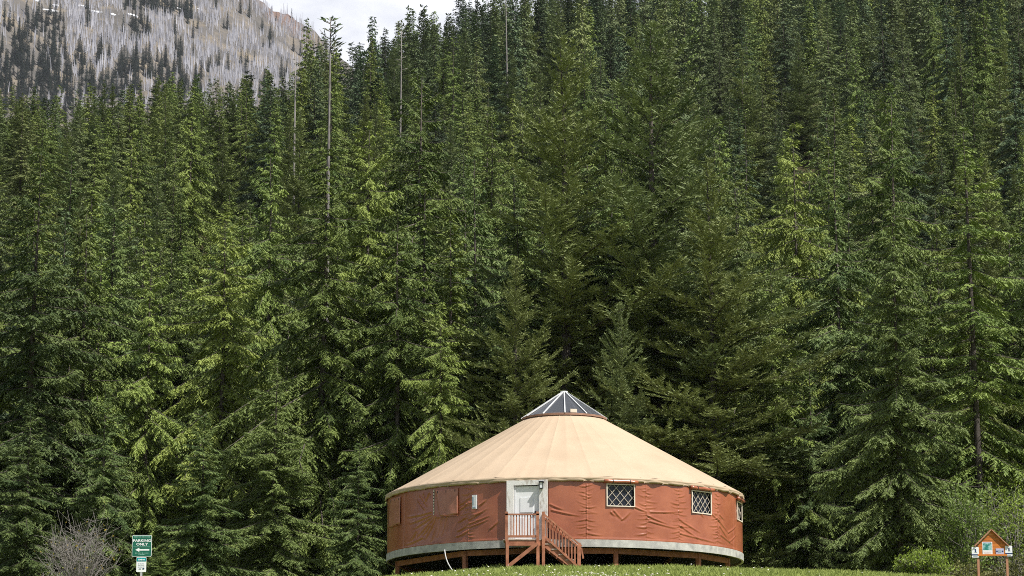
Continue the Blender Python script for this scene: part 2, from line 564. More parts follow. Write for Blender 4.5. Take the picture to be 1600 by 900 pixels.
# ------------------------------------------------------------------ conifers
def conifer(seed, H, Rc, kind, nb, lat_sp, leaf_l, leaf_w, step, cb=0.03, open_=0.0, gap=0.0, inner_=0.3, cone=False):
    """returns (crown vertices, crown triangles, tint), (limb segments) of a conifer standing at the origin"""
    g = np.random.default_rng(seed)
    # whorled branches
    u = (np.arange(nb) + g.uniform(0, 1, nb)) / nb
    t = cb + (1 - cb) * (1 - (1 - u) ** 0.80) * 0.995        # height fraction
    az = np.arange(nb) * 2.39996 + g.normal(0, 0.5, nb)
    if kind == 'fir':
        prof = np.clip((1 - t) / 0.62, 0, 1) ** 0.72 * (0.66 + 0.34 * np.clip((t - cb) / 0.25, 0, 1))
    elif kind == 'spire':
        prof = np.clip((1 - t) / 0.75, 0, 1) ** 0.85
    else:
        prof = np.clip((1 - t) / 0.62, 0, 1) ** 0.80 * (0.82 + 0.18 * np.clip((t - cb) / 0.15, 0, 1))
    if cone:                                                 # plain pointed crowns of the slope trees
        prof = np.clip((1 - t) / 0.82, 0, 1) ** 0.95
    amp = 0.45 if cone else 1.0
    lobes = 1 + amp * 0.22 * np.sin(az * 2 + 9 * t + seed) + amp * 0.16 * np.sin(az * 3 - 23 * t + 2 * seed)
    Lb = Rc * prof * lobes * g.uniform(0.80 if cone else 0.62, 1.12, nb) + 0.012 * H * g.uniform(0.6, 1.2, nb)
    inner = g.uniform(0, 1, nb) < inner_
    Lb = np.where(inner, Lb * g.uniform(0.22, 0.5, nb), Lb)
    keep = g.uniform(0, 1, nb) > open_
    if gap:
        keep &= inner | ~((np.sin(az * 1.0 + seed) * np.sin(t * 21 + seed * 1.7)) > gap)
    t, az, Lb = t[keep], az[keep], Lb[keep]
    nb = len(t)
    e0 = {'fir': np.interp(t, [0, 0.3, 0.7, 1], [-0.20, 0.12, 0.50, 1.1]),
          'spruce': np.interp(t, [0, 0.5, 0.85, 1], [-0.50, -0.34, 0.0, 1.0]),
          'hemlock': np.interp(t, [0, 0.5, 0.85, 1], [-0.55, -0.42, -0.08, 0.9]),
          'spire': np.interp(t, [0, 0.5, 0.85, 1], [-0.45, -0.35, -0.1, 0.8])}[kind] + g.normal(0, 0.13, nb)
    droop = {'fir': 0.20, 'spruce': 0.34, 'hemlock': 0.42, 'spire': 0.35}[kind] * g.uniform(0.5, 1.4, nb) * np.interp(t, [0, 0.8, 1], [1, 0.8, 0.1])
    up = {'fir': 0.18, 'spruce': 0.30, 'hemlock': 0.26, 'spire': 0.2}[kind] * g.uniform(0.4, 1.3, nb)
    bend = g.normal(0, 0.12, nb)
    ca, sa = np.cos(az), np.sin(az)

    def axis(bi, s):
        """position and tangent on branch bi at s"""
        Lx = Lb[bi]
        h = Lx * s * np.cos(np.clip(e0[bi], -0.6, 1.2)) * (1 - 0.08 * s)
        zz = Lx * (np.sin(e0[bi]) * s - droop[bi] * s ** 2 + up[bi] * s ** 3)
        sd = Lx * bend[bi] * s * s
        x = h * ca[bi] - sd * sa[bi]
        y = h * sa[bi] + sd * ca[bi]
        dz = Lx * (np.sin(e0[bi]) - 2 * droop[bi] * s + 3 * up[bi] * s * s)
        dh = Lx * np.cos(np.clip(e0[bi], -0.6, 1.2))
        T = np.stack([dh * ca[bi] - 2 * Lx * bend[bi] * s * sa[bi], dh * sa[bi] + 2 * Lx * bend[bi] * s * ca[bi], dz], 1)
        T /= np.linalg.norm(T, axis=1)[:, None] + 1e-9
        return np.stack([x, y, zz + t[bi] * H], 1), T

    # side twigs
    nl = np.maximum(3, (Lb * 0.9 / lat_sp).astype(int)) * 2
    bi = np.repeat(np.arange(nb), nl)
    idx = np.arange(len(bi)) - np.repeat(np.cumsum(nl) - nl, nl)
    s = 0.03 + 0.97 * (idx // 2 + g.uniform(0, 1, len(bi))) / (nl[bi] / 2)
    s = np.clip(s, 0.03, 1.0)
    sidesgn = np.where(idx % 2 == 0, 1.0, -1.0)
    along = (idx % 4) == 3                                    # sprays that carry the bough's own axis on
    P, T = axis(bi, s)
    side = np.stack([-T[:, 1], T[:, 0], np.zeros(len(bi))], 1)
    side /= np.linalg.norm(side, axis=1)[:, None] + 1e-9
    wid = {'fir': 0.34, 'spruce': 0.20, 'hemlock': 0.20, 'spire': 0.30}[kind]
    ll = Lb[bi] * wid * (1 - s) ** 0.75 * np.clip(s / 0.25, 0.25, 1) * g.uniform(0.55, 1.25, len(bi)) + leaf_l * 0.9
    ang = np.where(along, g.normal(0, 0.16, len(bi)), g.normal(0.95, 0.2, len(bi)))
    ll = np.where(along, np.maximum(ll * 0.8, np.minimum(Lb[bi] * 0.24, Lb[bi] * (1.05 - s))), ll)
    dirl = T * np.cos(ang)[:, None] + side * (sidesgn * np.sin(ang))[:, None]
    dz_mean = {'fir': 0.10, 'spruce': -0.40, 'hemlock': -0.55, 'spire': -0.1}[kind]
    dirl[:, 2] += dz_mean + g.normal(0, 0.20, len(bi))
    dirl /= np.linalg.norm(dirl, axis=1)[:, None]
    bough = g.normal(0, 0.20, nb)
    lt = np.clip(g.normal(0.45, 0.16, len(bi)) + bough[bi], 0, 1)
    # needle sprays along each side twig
    nk = np.maximum(2, (ll / step).astype(int))
    li = np.repeat(np.arange(len(bi)), nk)
    k = np.arange(len(li)) - np.repeat(np.cumsum(nk) - nk, nk)
    uu = (k + g.uniform(0.1, 0.9, len(li))) / nk[li]
    sag = {'fir': 0.0, 'spruce': 0.28, 'hemlock': 0.40, 'spire': 0.1}[kind]
    base = P[li] + dirl[li] * (ll[li] * uu)[:, None]
    base[:, 2] -= sag * ll[li] * uu ** 2
    nrm = np.cross(dirl[li], np.array((0, 0, 1.0)))
    nrm /= np.linalg.norm(nrm, axis=1)[:, None] + 1e-9
    sg = np.where(k % 2 == 0, 1.0, -1.0)
    a2 = g.normal(0.85, 0.25, len(li))
    dl = dirl[li] * np.cos(a2)[:, None] + nrm * (sg * np.sin(a2))[:, None]
    hang = {'fir': 0.28, 'spruce': -0.42, 'hemlock': -0.42, 'spire': -0.1}[kind]
    dl[:, 2] += hang + g.normal(0, 0.30, len(li)) - 2 * sag * uu * 0.4
    dl /= np.linalg.norm(dl, axis=1)[:, None]
    ln = leaf_l * g.uniform(0.6, 1.35, len(li)) * (1.05 - 0.25 * uu)
    wv = np.cross(dl, np.stack([g.normal(0, 0.55, len(li)), g.normal(0, 0.55, len(li)), np.ones(len(li))], 1))
    wv /= np.linalg.norm(wv, axis=1)[:, None] + 1e-9
    w = leaf_w * g.uniform(0.7, 1.3, len(li))
    back = base - dl * (ln * 0.12)[:, None]
    mid = base + dl * (ln * 0.42)[:, None]
    v0 = back
    v1 = mid + wv * (w * 0.5)[:, None]
    v2 = base + dl * ln[:, None]
    v3 = mid - wv * (w * 0.5)[:, None]
    v1[:, 2] -= w * 0.18
    v3[:, 2] -= w * 0.18
    n = len(li)
    V = np.stack([v0, v1, v2, v3], 1).reshape(-1, 3)
    q = np.arange(n)[:, None] * 4
    Fq = q + np.array([[0, 1, 2, 3]])
    tint = np.repeat(np.clip(lt[li] + g.normal(0, 0.10, n), 0, 1), 4)
    limbs = (t, az, Lb, axis)
    return V, Fq, tint, limbs


def crown_mesh(name, V, Fq, tint, mat):
    me = fast_mesh(name, V, Fq, mat)
    a = me.attributes.new('tint', 'FLOAT', 'POINT')
    a.data.foreach_set('value', tint.astype(np.float32))
    return me


def trunk_mesh(name, H, rb, limbs, mat, seed, limb_every=1):
    g = np.random.default_rng(seed + 99)
    hs = np.linspace(-0.012, 0.99, 9)
    wob = np.cumsum(g.normal(0, 0.0016 * H, (9, 2)), 0) * np.linspace(0, 1, 9)[:, None]
    pts = np.stack([wob[:, 0], wob[:, 1], hs * H], 1)
    v, f = tube_arrays(pts, rb * (1 - np.clip(hs, 0, 1)) ** 0.85 + 0.008, 7, False)
    t, az, Lb, axis = limbs
    v = list(v)
    for b in range(0, len(t), limb_every):
        if Lb[b] < 0.5:
            continue
        ss = np.array((0, 0.35, 0.7, 1.0))
        p, _ = axis(np.full(4, b), ss)
        r = 0.008 * Lb[b] + 0.005
        o = len(v)
        for i in range(4):
            rr = r * (1 - 0.85 * ss[i])
            v.append(p[i] + (0, 0, rr)); v.append(p[i] + (rr * math.sin(az[b]), -rr * math.cos(az[b]), -rr * 0.6)); v.append(p[i] + (-rr * math.sin(az[b]), rr * math.cos(az[b]), -rr * 0.6))
        for i in range(3):
            for k in range(3):
                k2 = (k + 1) % 3
                f.append((o + i * 3 + k, o + i * 3 + k2, o + i * 3 + 3 + k2, o + i * 3 + 3 + k))
    return fast_mesh(name, v, f, mat, True)


TREES = {}


def tree_kind(key, name, seed, H, Rc, kind, mat, rb=0.3, **kw):
    V, Fq, tint, limbs = conifer(seed, H, Rc, kind, **kw)
    cm = crown_mesh('crown', V, Fq, tint, M[mat])
    tm = trunk_mesh('trunk', H, rb, limbs, M['bark'], seed, 1 if kw['step'] < 0.2 else 3)
    TREES[key] = dict(name=name, crown=cm, trunk=tm, H=H, R=Rc)


NEAR = dict(lat_sp=0.15, leaf_l=0.25, leaf_w=0.064, step=0.038)
NEARF = dict(lat_sp=0.24, leaf_l=0.24, leaf_w=0.064, step=0.037)
tree_kind('hem1', 'hemlock_tree', 1, 26, 5.4, 'hemlock', 'hemlock', nb=190, rb=0.20, **NEAR)
tree_kind('hem2', 'hemlock_tree', 2, 26, 4.8, 'hemlock', 'hemlock', nb=190, rb=0.20, gap=0.8, **NEAR)
tree_kind('hem3', 'hemlock_tree', 8, 26, 4.4, 'hemlock', 'spruce', nb=200, rb=0.20, **NEAR)
tree_kind('spr1', 'spruce_tree', 3, 22, 3.6, 'spruce', 'spruce', nb=220, rb=0.18, **NEAR)
tree_kind('spr2', 'spruce_tree', 4, 24, 4.2, 'spruce', 'spruce', nb=200, rb=0.18, gap=0.8, **NEAR)
tree_kind('fir1', 'fir_tree', 5, 27, 5.6, 'fir', 'fir', nb=250, gap=0.85, inner_=0.4, rb=0.32, **NEARF)
tree_kind('fir2', 'fir_tree', 6, 27, 5.6, 'fir', 'fir', nb=260, inner_=0.4, rb=0.28, **NEARF)
tree_kind('thin', 'spruce_tree', 7, 26, 3.3, 'spruce', 'hemlock', nb=170, open_=0.15, gap=0.5, rb=0.18, inner_=0.1, **NEAR)
MID = dict(cone=True, lat_sp=0.21, leaf_l=0.29, leaf_w=0.105, step=0.062)
tree_kind('m_hem1', 'hemlock_tree', 11, 26, 5.2, 'hemlock', 'hemlock', nb=185, inner_=0.42, rb=0.16, **MID)
tree_kind('m_hem2', 'hemlock_tree', 12, 26, 4.7, 'hemlock', 'hemlock', nb=185, inner_=0.42, rb=0.16, gap=0.8, **MID)
tree_kind('m_spr1', 'spruce_tree', 13, 26, 4.6, 'spruce', 'spruce', nb=185, inner_=0.42, rb=0.16, **MID)
tree_kind('m_spr2', 'spruce_tree', 14, 26, 4.2, 'spruce', 'fir', nb=185, inner_=0.42, rb=0.16, gap=0.8, **MID)
tree_kind('m_fir1', 'fir_tree', 15, 27, 5.2, 'fir', 'fir', nb=185, inner_=0.42, rb=0.18, **MID)
tree_kind('m_thin', 'spruce_tree', 16, 27, 3.6, 'spruce', 'hemlock', nb=125, open_=0.15, gap=0.6, rb=0.16, inner_=0.12, **MID)
tree_kind('m_dark', 'spruce_tree', 17, 26, 4.4, 'spruce', 'far', nb=185, inner_=0.42, rb=0.16, **MID)
FARK = dict(cone=True, lat_sp=0.42, leaf_l=0.55, leaf_w=0.24, step=0.18, rb=0.14, inner_=0.42)
tree_kind('f_1', 'conifer', 21, 26, 4.4, 'spruce', 'far', nb=150, **FARK)
tree_kind('f_2', 'conifer', 22, 26, 3.9, 'spire', 'far', nb=150, **FARK)
tree_kind('f_3', 'conifer', 23, 26, 4.6, 'fir', 'far', nb=150, gap=0.8, **FARK)
tree_kind('f_4', 'conifer', 24, 26, 3.5, 'spire', 'far', nb=150, gap=0.8, **FARK)
tree_kind('g_1', 'conifer', 26, 26, 4.6, 'spruce', 'fir', nb=150, **FARK)
tree_kind('g_2', 'conifer', 27, 26, 4.2, 'hemlock', 'hemlock', nb=150, **FARK)
tree_kind('g_3', 'conifer', 28, 26, 3.7, 'spire', 'fir', nb=150, **FARK)
tree_kind('f_5', 'conifer', 25, 26, 3.3, 'spire', 'mount', nb=150, **FARK)
print('tree tris', {k: len(d['crown'].polygons) * 2 for k, d in TREES.items()}, sum(len(d['crown'].polygons) * 2 + len(d['trunk'].polygons) * 2 for d in TREES.values()))


def plant_tree(key, x, y, H, label, group=None, wide=1.0, rz=None, z=None, cat='tree', name=None):
    k = TREES[key]
    z = float(ground_z(x, y)) - 0.05 if z is None else z
    o = empty(name or k['name'], (x, y, z), random.uniform(0, 6.28) if rz is None else rz)
    s = H / k['H']
    sx = wide * s ** 0.6
    o.scale = (sx, sx, s)
    tag(o, label, cat, group)
    for nm in ('trunk', 'crown'):
        c = bpy.data.objects.new(nm, k[nm])
        COL.objects.link(c)
        c.parent = o
    return o


placed = []          # (x, y, radius) of every tree so far


def tree_px(key, px, py, Y, label, wide=1.0, rz=None, group=None):
    """stand a tree so that its tip is seen at (px, py) when its foot is Y metres out"""
    p = at(px, py, Y)
    H = p[2] - float(ground_z(p[0], Y))
    placed.append((p[0], Y, 2.6, py))
    return plant_tree(key, p[0], Y, H, label, group, wide, rz)


# trees at the forest edge, left to right
EDGE = [
    ('hem2', -18, 430, 118, 1.0, 'hemlock cut by the left edge of the picture, above the small young spruce'),
    ('spr1', 46, 628, 108, 1.0, 'young spruce at the lower left corner, left of the bare grey shrub'),
    ('hem1', 108, 455, 124, 0.95, 'dark hemlock with a bare trunk showing, behind the bare grey shrub'),
    ('spr2', 168, 600, 113, 0.9, 'small drooping spruce directly behind the bare grey shrub'),
    ('hem2', 236, 395, 121, 1.0, 'tall hemlock rising straight above the green parking sign'),
    ('spr1', 318, 640, 110, 1.05, 'low bushy spruce just right of the parking sign'),
    ('hem1', 352, 330, 122, 1.1, 'broad hemlock with long sweeping branches, right of the parking sign'),
    ('spr2', 430, 560, 112, 1.1, 'mid-height spruce halfway between the parking sign and the yurt'),
    ('hem1', 507, 232, 118, 1.22, 'largest drooping hemlock at the forest edge left of the yurt'),
    ('spr1', 560, 690, 109, 0.85, 'short spruce nearly touching the left side of the yurt'),
    ('hem2', 622, 330, 117, 1.1, 'hemlock rising behind the left edge of the yurt roof'),
    ('hem1', 690, 470, 114, 0.8, 'slender hemlock just behind the left slope of the yurt roof'),
    ('fir1', 884, 62, 118, 1.15, 'huge fir with a visible grey trunk straight behind the skylight'),
    ('fir2', 806, 400, 113.5, 0.75, 'smaller fir behind the yurt, just left of the skylight'),
    ('fir2', 1022, 34, 119, 1.28, 'tallest fir, a broad crown behind the right half of the yurt roof'),
    ('fir1', 1110, 250, 114, 1.05, 'bushy grey-green fir behind the right slope of the yurt roof'),
    ('fir2', 968, 470, 113, 0.65, 'low fir tucked behind the roof just right of the skylight'),
    ('hem2', 1205, 420, 117, 0.95, 'dark hemlock standing beside the right edge of the yurt'),
    ('spr2', 1262, 560, 116, 0.85, 'shaded spruce between the yurt and the bright cone-shaped spruce'),
    ('spr1', 1392, 312, 109, 1.0, 'bright yellow-green cone-shaped spruce left of the orange notice board'),
    ('hem1', 1385, 132, 128, 1.0, 'tall bright green hemlock rising behind the cone-shaped spruce'),
    ('thin', 1503, 232, 118, 1.1, 'sparse tree with long bare trunk and open branches near right edge'),
    ('hem2', 1575, 330, 124, 1.0, 'hemlock behind the orange notice board at the right edge'),
    ('hem1', 1625, 250, 121, 1.0, 'hemlock cut by the right edge of the picture'),
    ('hem1', 655, 108, 134, 1.15, 'yellow-green hemlock with a broad pointed top, left of the huge firs'),
    ('spr2', 742, 235, 126, 0.9, 'shadowed spruce between the yellow-green hemlock and the huge fir'),
    ('hem2', 1240, 190, 128, 1.0, 'hemlock between the tallest fir and the bright green hemlock'),
    ('hem1', 572, 190, 132, 1.0, 'hemlock behind the largest drooping hemlock, on its right'),
    ('hem2', 425, 240, 132, 1.0, 'hemlock behind the largest drooping hemlock, on its left'),
    ('spr2', 1300, 235, 123, 1.0, 'drooping dark spruce left of the bright green hemlock'),
]
for key, px, py, Y, wide, lab in EDGE:
    tree_px(key, px, py, Y, lab, wide)

# the forest on the slope
cand = []
for band0, band1, sp in ((116, 180, 6.4), (180, 340, 9.6), (340, 500, 11.5), (500, 830, 13.5)):
    y = band0
    while y < band1:
        half = y * 0.235 + 10
        x = -half + random.uniform(0, sp)
        while x < half:
            cand.append((x + random.uniform(-0.42, 0.42) * sp, y + random.uniform(-0.45, 0.45) * sp))
            x += sp
        y += sp * 0.92
for _ in range(170):                                          # closer growth along the brow of the left slope
    y = random.uniform(318, 418)
    cand.append((at(random.uniform(-150, 520), 450, y)[0], y))
cand = np.array(cand)
gz = ground_z(cand[:, 0], cand[:, 1])
nz1 = np.sin(cand[:, 0] * 0.05 + 2) * np.cos(cand[:, 1] * 0.043) + 0.6 * np.sin(cand[:, 0] * 0.13 + cand[:, 1] * 0.09)
hh = np.interp(cand[:, 1], [120, 150, 340, 450], [20, 19, 19, 22]) + 1.4 * nz1 + rng.normal(0, 3.0, len(cand)) * np.where(cand[:, 1] > 340, 1.3, 1.0)
hh = hh + np.where((cand[:, 1] > 300) & (cand[:, 1] < 430) & (cand[:, 0] < -0.075 * cand[:, 1]), 2.5, 0)
hh = np.clip(hh, 11, 29)
# young growth right at the edge keeps below the trees of the list
pxs, pys = project(cand[:, 0], cand[:, 1], gz + hh)
ok = (pxs > -260) & (pxs < 1860)
# treetops that the photograph shows: none stands above this line near the camera
limit = np.interp(pxs, [-200, 0, 180, 330, 480, 560, 700, 900, 1100, 1300, 1600, 1800], [155, 138, 126, 114, 100, 105, 108, 85, 60, 70, 40, 40])
near = (cand[:, 1] < 330) | ((pxs < 470) & (cand[:, 1] < 420))
over = np.where(near, np.maximum(0, limit + rng.uniform(0, 130, len(cand)) * (cand[:, 1] < 200) + rng.uniform(0, 75, len(cand)) - pys), 0)
hh = hh - over * cand[:, 1] / F
ok &= hh > 9
# clear the yurt's surroundings and the trees already there
d2 = (cand[:, 0] - XC) ** 2 + (cand[:, 1] - YC) ** 2
ok &= d2 > 13.5 ** 2
for x, y, r, _ in placed:
    ok &= (cand[:, 0] - x) ** 2 + (cand[:, 1] - y) ** 2 > r * r
# nothing grows up in front of the dead trunks that stand out
for dpx, dlow, dY in ((517, 130, 196), (627, 90, 300), (790, 50, 420)):
    pxs, pys = project(cand[:, 0], cand[:, 1], gz + hh)
    wpx = np.abs(pxs - dpx)
    ok &= ~((wpx < 20) & (cand[:, 1] < dY + 2) & (pys < dlow))
cand, hh, gz = cand[ok], hh[ok], gz[ok]
pxs, pys = project(cand[:, 0], cand[:, 1], gz + hh)

# which of them show most: sweep a skyline from near to far
order = np.argsort(cand[:, 1])
cols = np.full(2200, 900.0)
for px, py, Y, w in [(e[1], e[2], e[3], e[4]) for e in EDGE]:
    for c in range(int(px) - 110, int(px) + 111):
        if 0 <= c + 300 < 2200:
            cols[c + 300] = min(cols[c + 300], py + abs(c - px) * 5.0)
show = np.zeros(len(cand))
for i in order:
    half = 2.6 * F / cand[i, 1]
    c = np.arange(int(pxs[i] - half), int(pxs[i] + half) + 1)
    c = c[(c >= -290) & (c < 1890)]
    if not len(c):
        continue
    top = pys[i] + np.abs(c - pxs[i]) / half * 8.0 * F / cand[i, 1]
    vis = np.maximum(0, cols[c + 300] - np.maximum(top, 0))
    inside = (c >= 0) & (c < 1600)
    show[i] = vis[inside].sum()
    cols[c + 300] = np.minimum(cols[c + 300], top)
big = np.argsort(-show)[:262]
isbig = np.zeros(len(cand), bool)
isbig[big] = show[big] > 60
print('trees: things', isbig.sum() + len(EDGE), 'wood', (~isbig).sum())

midkeys = ['m_hem1', 'm_hem2', 'm_spr1', 'm_spr2', 'm_fir1', 'm_thin', 'm_dark']
nearkeys = ['hem1', 'hem2', 'spr1', 'spr2', 'hem3', 'thin', 'hem3']
farkeys = ['f_1', 'f_2', 'f_3', 'f_4']
paler = ['g_1', 'g_2', 'g_3', 'g_1']


def far_pick(px, y):
    p = np.interp(px, [500, 760, 950, 1600], [0.12, 0.15, 0.5, 0.62]) * np.interp(y, [450, 1000], [1.0, 0.7])
    return random.choice(paler if random.random() < p else farkeys)



ORD = ['', 'second', 'third', 'fourth', 'fifth', 'sixth', 'seventh', 'eighth', 'ninth', 'tenth', 'eleventh', 'twelfth']
NUM = ['', 'one', 'two', 'three', 'four', 'five', 'six', 'seven', 'eight', 'nine', 'ten', 'eleven', 'twelve']
COLS = [(75, 'at the left edge'), (180, 'above the bare grey shrub'), (270, 'above the parking sign'), (360, 'right of the parking sign'),
        (440, 'midway from sign to yurt'), (540, 'around the tallest dead trunk'), (610, 'left of the yurt roof'), (700, 'above the yurt left edge'),
        (790, 'above the left roof slope'), (860, 'left of the skylight'), (930, 'straight above the skylight'), (1020, 'right of the skylight'),
        (1100, 'above the right roof slope'), (1180, 'above the yurt right edge'), (1270, 'just right of the yurt'), (1350, 'left of the cone spruce'),
        (1430, 'above the cone spruce'), (1515, 'left of the notice board'), (1700, 'above the notice board')]
ROWS = [(8, 'cut by the top edge'), (45, 'near the top edge'), (95, 'in the top tenth'), (150, 'in the upper forest'), (215, 'a quarter down'),
        (300, 'a third down'), (420, 'near mid height'), (560, 'below mid height'), (900, 'low at the edge')]
cells = {}
for i in np.where(isbig)[0]:
    cn = next(n_ for m_, n_ in COLS if pxs[i] < m_) if pxs[i] < 1700 else COLS[-1][1]
    rn_ = next(n_ for m_, n_ in ROWS if pys[i] < m_) if pys[i] < 900 else ROWS[-1][1]
    cells.setdefault((cn, rn_), []).append(i)
for (cn, rn_), members in cells.items():
    members.sort(key=lambda i: pxs[i])
    n_ = len(members)
    for k, i in enumerate(members):
        x, y = cand[i]
        if y < 150:
            key = random.choice(nearkeys)
        elif y < 430:
            key = random.choices(midkeys, (3, 3, 2, 2, 2, 1, 1.6))[0]
        else:
            key = far_pick(pxs[i], y)
        if n_ == 1:
            lab = 'only conifer tip %s %s' % (rn_, cn)
        else:
            first = 'leftmost' if k == 0 else ('rightmost' if k == n_ - 1 else ORD[k] + ' from left')
            lab = '%s of %s conifer tips %s %s' % (first, NUM[min(n_, 12)], rn_, cn)
        if len(lab.split()) > 16:
            lab = lab.replace(' conifer tips', ' tips').replace('of %s tips' % NUM[min(n_, 12)], 'of the tips')
        if len(lab.split()) > 16:
            lab = lab.replace('of the tips', 'conifer')
        plant_tree(key, x, y, float(hh[i]), lab, 'conifers of the slope forest', random.uniform(0.95, 1.3))


# everything further back: one wood
def instancer(name, pts, rots, scales, idxs, keys, label):
    lib = bpy.data.collections.new(name + '_kinds')
    for n_, k in enumerate(keys):
        c = TREES[k]
        me = c['crown'].copy()
        # crown and trunk of one kind as one mesh
        vc = np.empty(len(c['crown'].vertices) * 3, np.float32); c['crown'].vertices.foreach_get('co', vc)
        vt = np.empty(len(c['trunk'].vertices) * 3, np.float32); c['trunk'].vertices.foreach_get('co', vt)
        fc = np.empty(len(c['crown'].loops), np.int32); c['crown'].loops.foreach_get('vertex_index', fc)
        ft = np.empty(len(c['trunk'].loops), np.int32); c['trunk'].loops.foreach_get('vertex_index', ft)
        tn = np.empty(len(c['crown'].vertices), np.float32); c['crown'].attributes['tint'].data.foreach_get('value', tn)
        nv = len(vc) // 3
        me = fast_mesh('%s_%d' % (name, n_), np.concatenate([vc, vt]).reshape(-1, 3), np.concatenate([fc, ft + nv]).reshape(-1, 4), c['crown'].materials[0])
        me.materials.append(M['bark'])
        mi = np.zeros(len(me.polygons), np.int32); mi[len(fc) // 4:] = 1
        me.polygons.foreach_set('material_index', mi)
        a = me.attributes.new('tint', 'FLOAT', 'POINT')
        a.data.foreach_set('value', np.concatenate([tn, np.zeros(len(vt) // 3, np.float32)]))
        lib.objects.link(bpy.data.objects.new('%s_kind_%02d' % (name, n_), me))
    me = bpy.data.meshes.new(name)
    me.vertices.add(len(pts))
    me.vertices.foreach_set('co', np.asarray(pts, np.float32).ravel())
    for an, tp, val, fld in (('rz', 'FLOAT_VECTOR', rots, 'vector'), ('sc', 'FLOAT_VECTOR', scales, 'vector'), ('pick', 'INT', idxs, 'value')):
        a = me.attributes.new(an, tp, 'POINT')
        a.data.foreach_set(fld, np.asarray(val, np.int32 if tp == 'INT' else np.float32).ravel())
    o = link(name, me)
    ng = bpy.data.node_groups.new(name + '_scatter', 'GeometryNodeTree')
    ng.interface.new_socket('Geometry', in_out='INPUT', socket_type='NodeSocketGeometry')
    ng.interface.new_socket('Geometry', in_out='OUTPUT', socket_type='NodeSocketGeometry')
    N, K = ng.nodes.new, ng.links.new
    gi, go = N('NodeGroupInput'), N('NodeGroupOutput')
    ci = N('GeometryNodeCollectionInfo')
    ci.inputs['Collection'].default_value = lib
    ci.inputs['Separate Children'].default_value = True
    ci.inputs['Reset Children'].default_value = True
    ip = N('GeometryNodeInstanceOnPoints')
    ip.inputs['Pick Instance'].default_value = True

    def attr(nm, dt):
        a = N('GeometryNodeInputNamedAttribute')
        a.data_type = dt
        a.inputs['Name'].default_value = nm
        return a.outputs['Attribute']
    K(gi.outputs[0], ip.inputs['Points'])
    K(ci.outputs[0], ip.inputs['Instance'])
    K(attr('pick', 'INT'), ip.inputs['Instance Index'])
    K(attr('rz', 'FLOAT_VECTOR'), ip.inputs['Rotation'])
    K(attr('sc', 'FLOAT_VECTOR'), ip.inputs['Scale'])
    K(ip.outputs[0], go.inputs[0])
    md = o.modifiers.new('scatter', 'NODES')
    md.node_group = ng
    tag(o, label, kind='stuff')
    return o


rest = np.where(~isbig)[0]
allk = midkeys + farkeys + paler[:3]
pick, sc_, rot = [], [], []
for i in rest:
    y = cand[i, 1]
    pf = np.clip((y - 300) / 200, 0, 1)
    k = far_pick(pxs[i], y) if random.random() < pf else random.choices(midkeys, (3, 3, 2, 2, 2, 1, 1.6))[0]
    pick.append(allk.index(k))
    s = hh[i] / TREES[k]['H']
    w = s ** 0.6 * random.uniform(0.95, 1.35)
    sc_.append((w, w, s))
    rot.append((0, 0, random.uniform(0, 6.28)))
instancer('forest', np.column_stack([cand[rest], gz[rest] - 0.1]), rot, sc_, pick, allk, 'dense conifer forest covering the hillside behind')

# ------------------------------------------------------------------ far mountain growth
mp, msc, mrot, wood_px = [], [], [], []


def patch_green(px, py):
    n = math.sin(px * 0.045 + 1.0) * math.cos(py * 0.11 + px * 0.012) + 0.7 * math.sin(px * 0.11 + py * 0.07 + 2)
    low = max(0.0, (py - 60) / 60.0)
    return n + 0.5 * low


for _ in range(4200):
    px, py = random.uniform(-120, 520), random.uniform(-60, 190)
    want = 0.0
    if 195 < px < 300 and 0 < py < 32 and abs(py - 8 - (px - 195) * 0.12) < 11: want = 0.85    # upper dark clump
    elif 205 < px < 240 and 38 < py < 68: want = 0.8
    elif px < 100 and 20 < py < 150: want = 0.30 + 0.3 * (py > 85)
    elif 70 < px < 290 and 95 < py < 170: want = 0.45
    elif py > 60: want = 0.16 * max(0, patch_green(px, py))
    else: want = 0.035
    if random.random() > want:
        continue
    p = mountain_hit(px, py)
    if p is None:
        continue
    mp.append(p)
    wood_px.append((px, py))
    s = random.uniform(0.6, 1.35)
    msc.append((s * 1.1, s * 1.1, s))
    mrot.append((0, 0, random.uniform(0, 6)))
instancer('distant_wood', np.array(mp), mrot, msc, [0] * len(mp), ['f_5'], 'dark scattered conifers on the far burnt mountain')

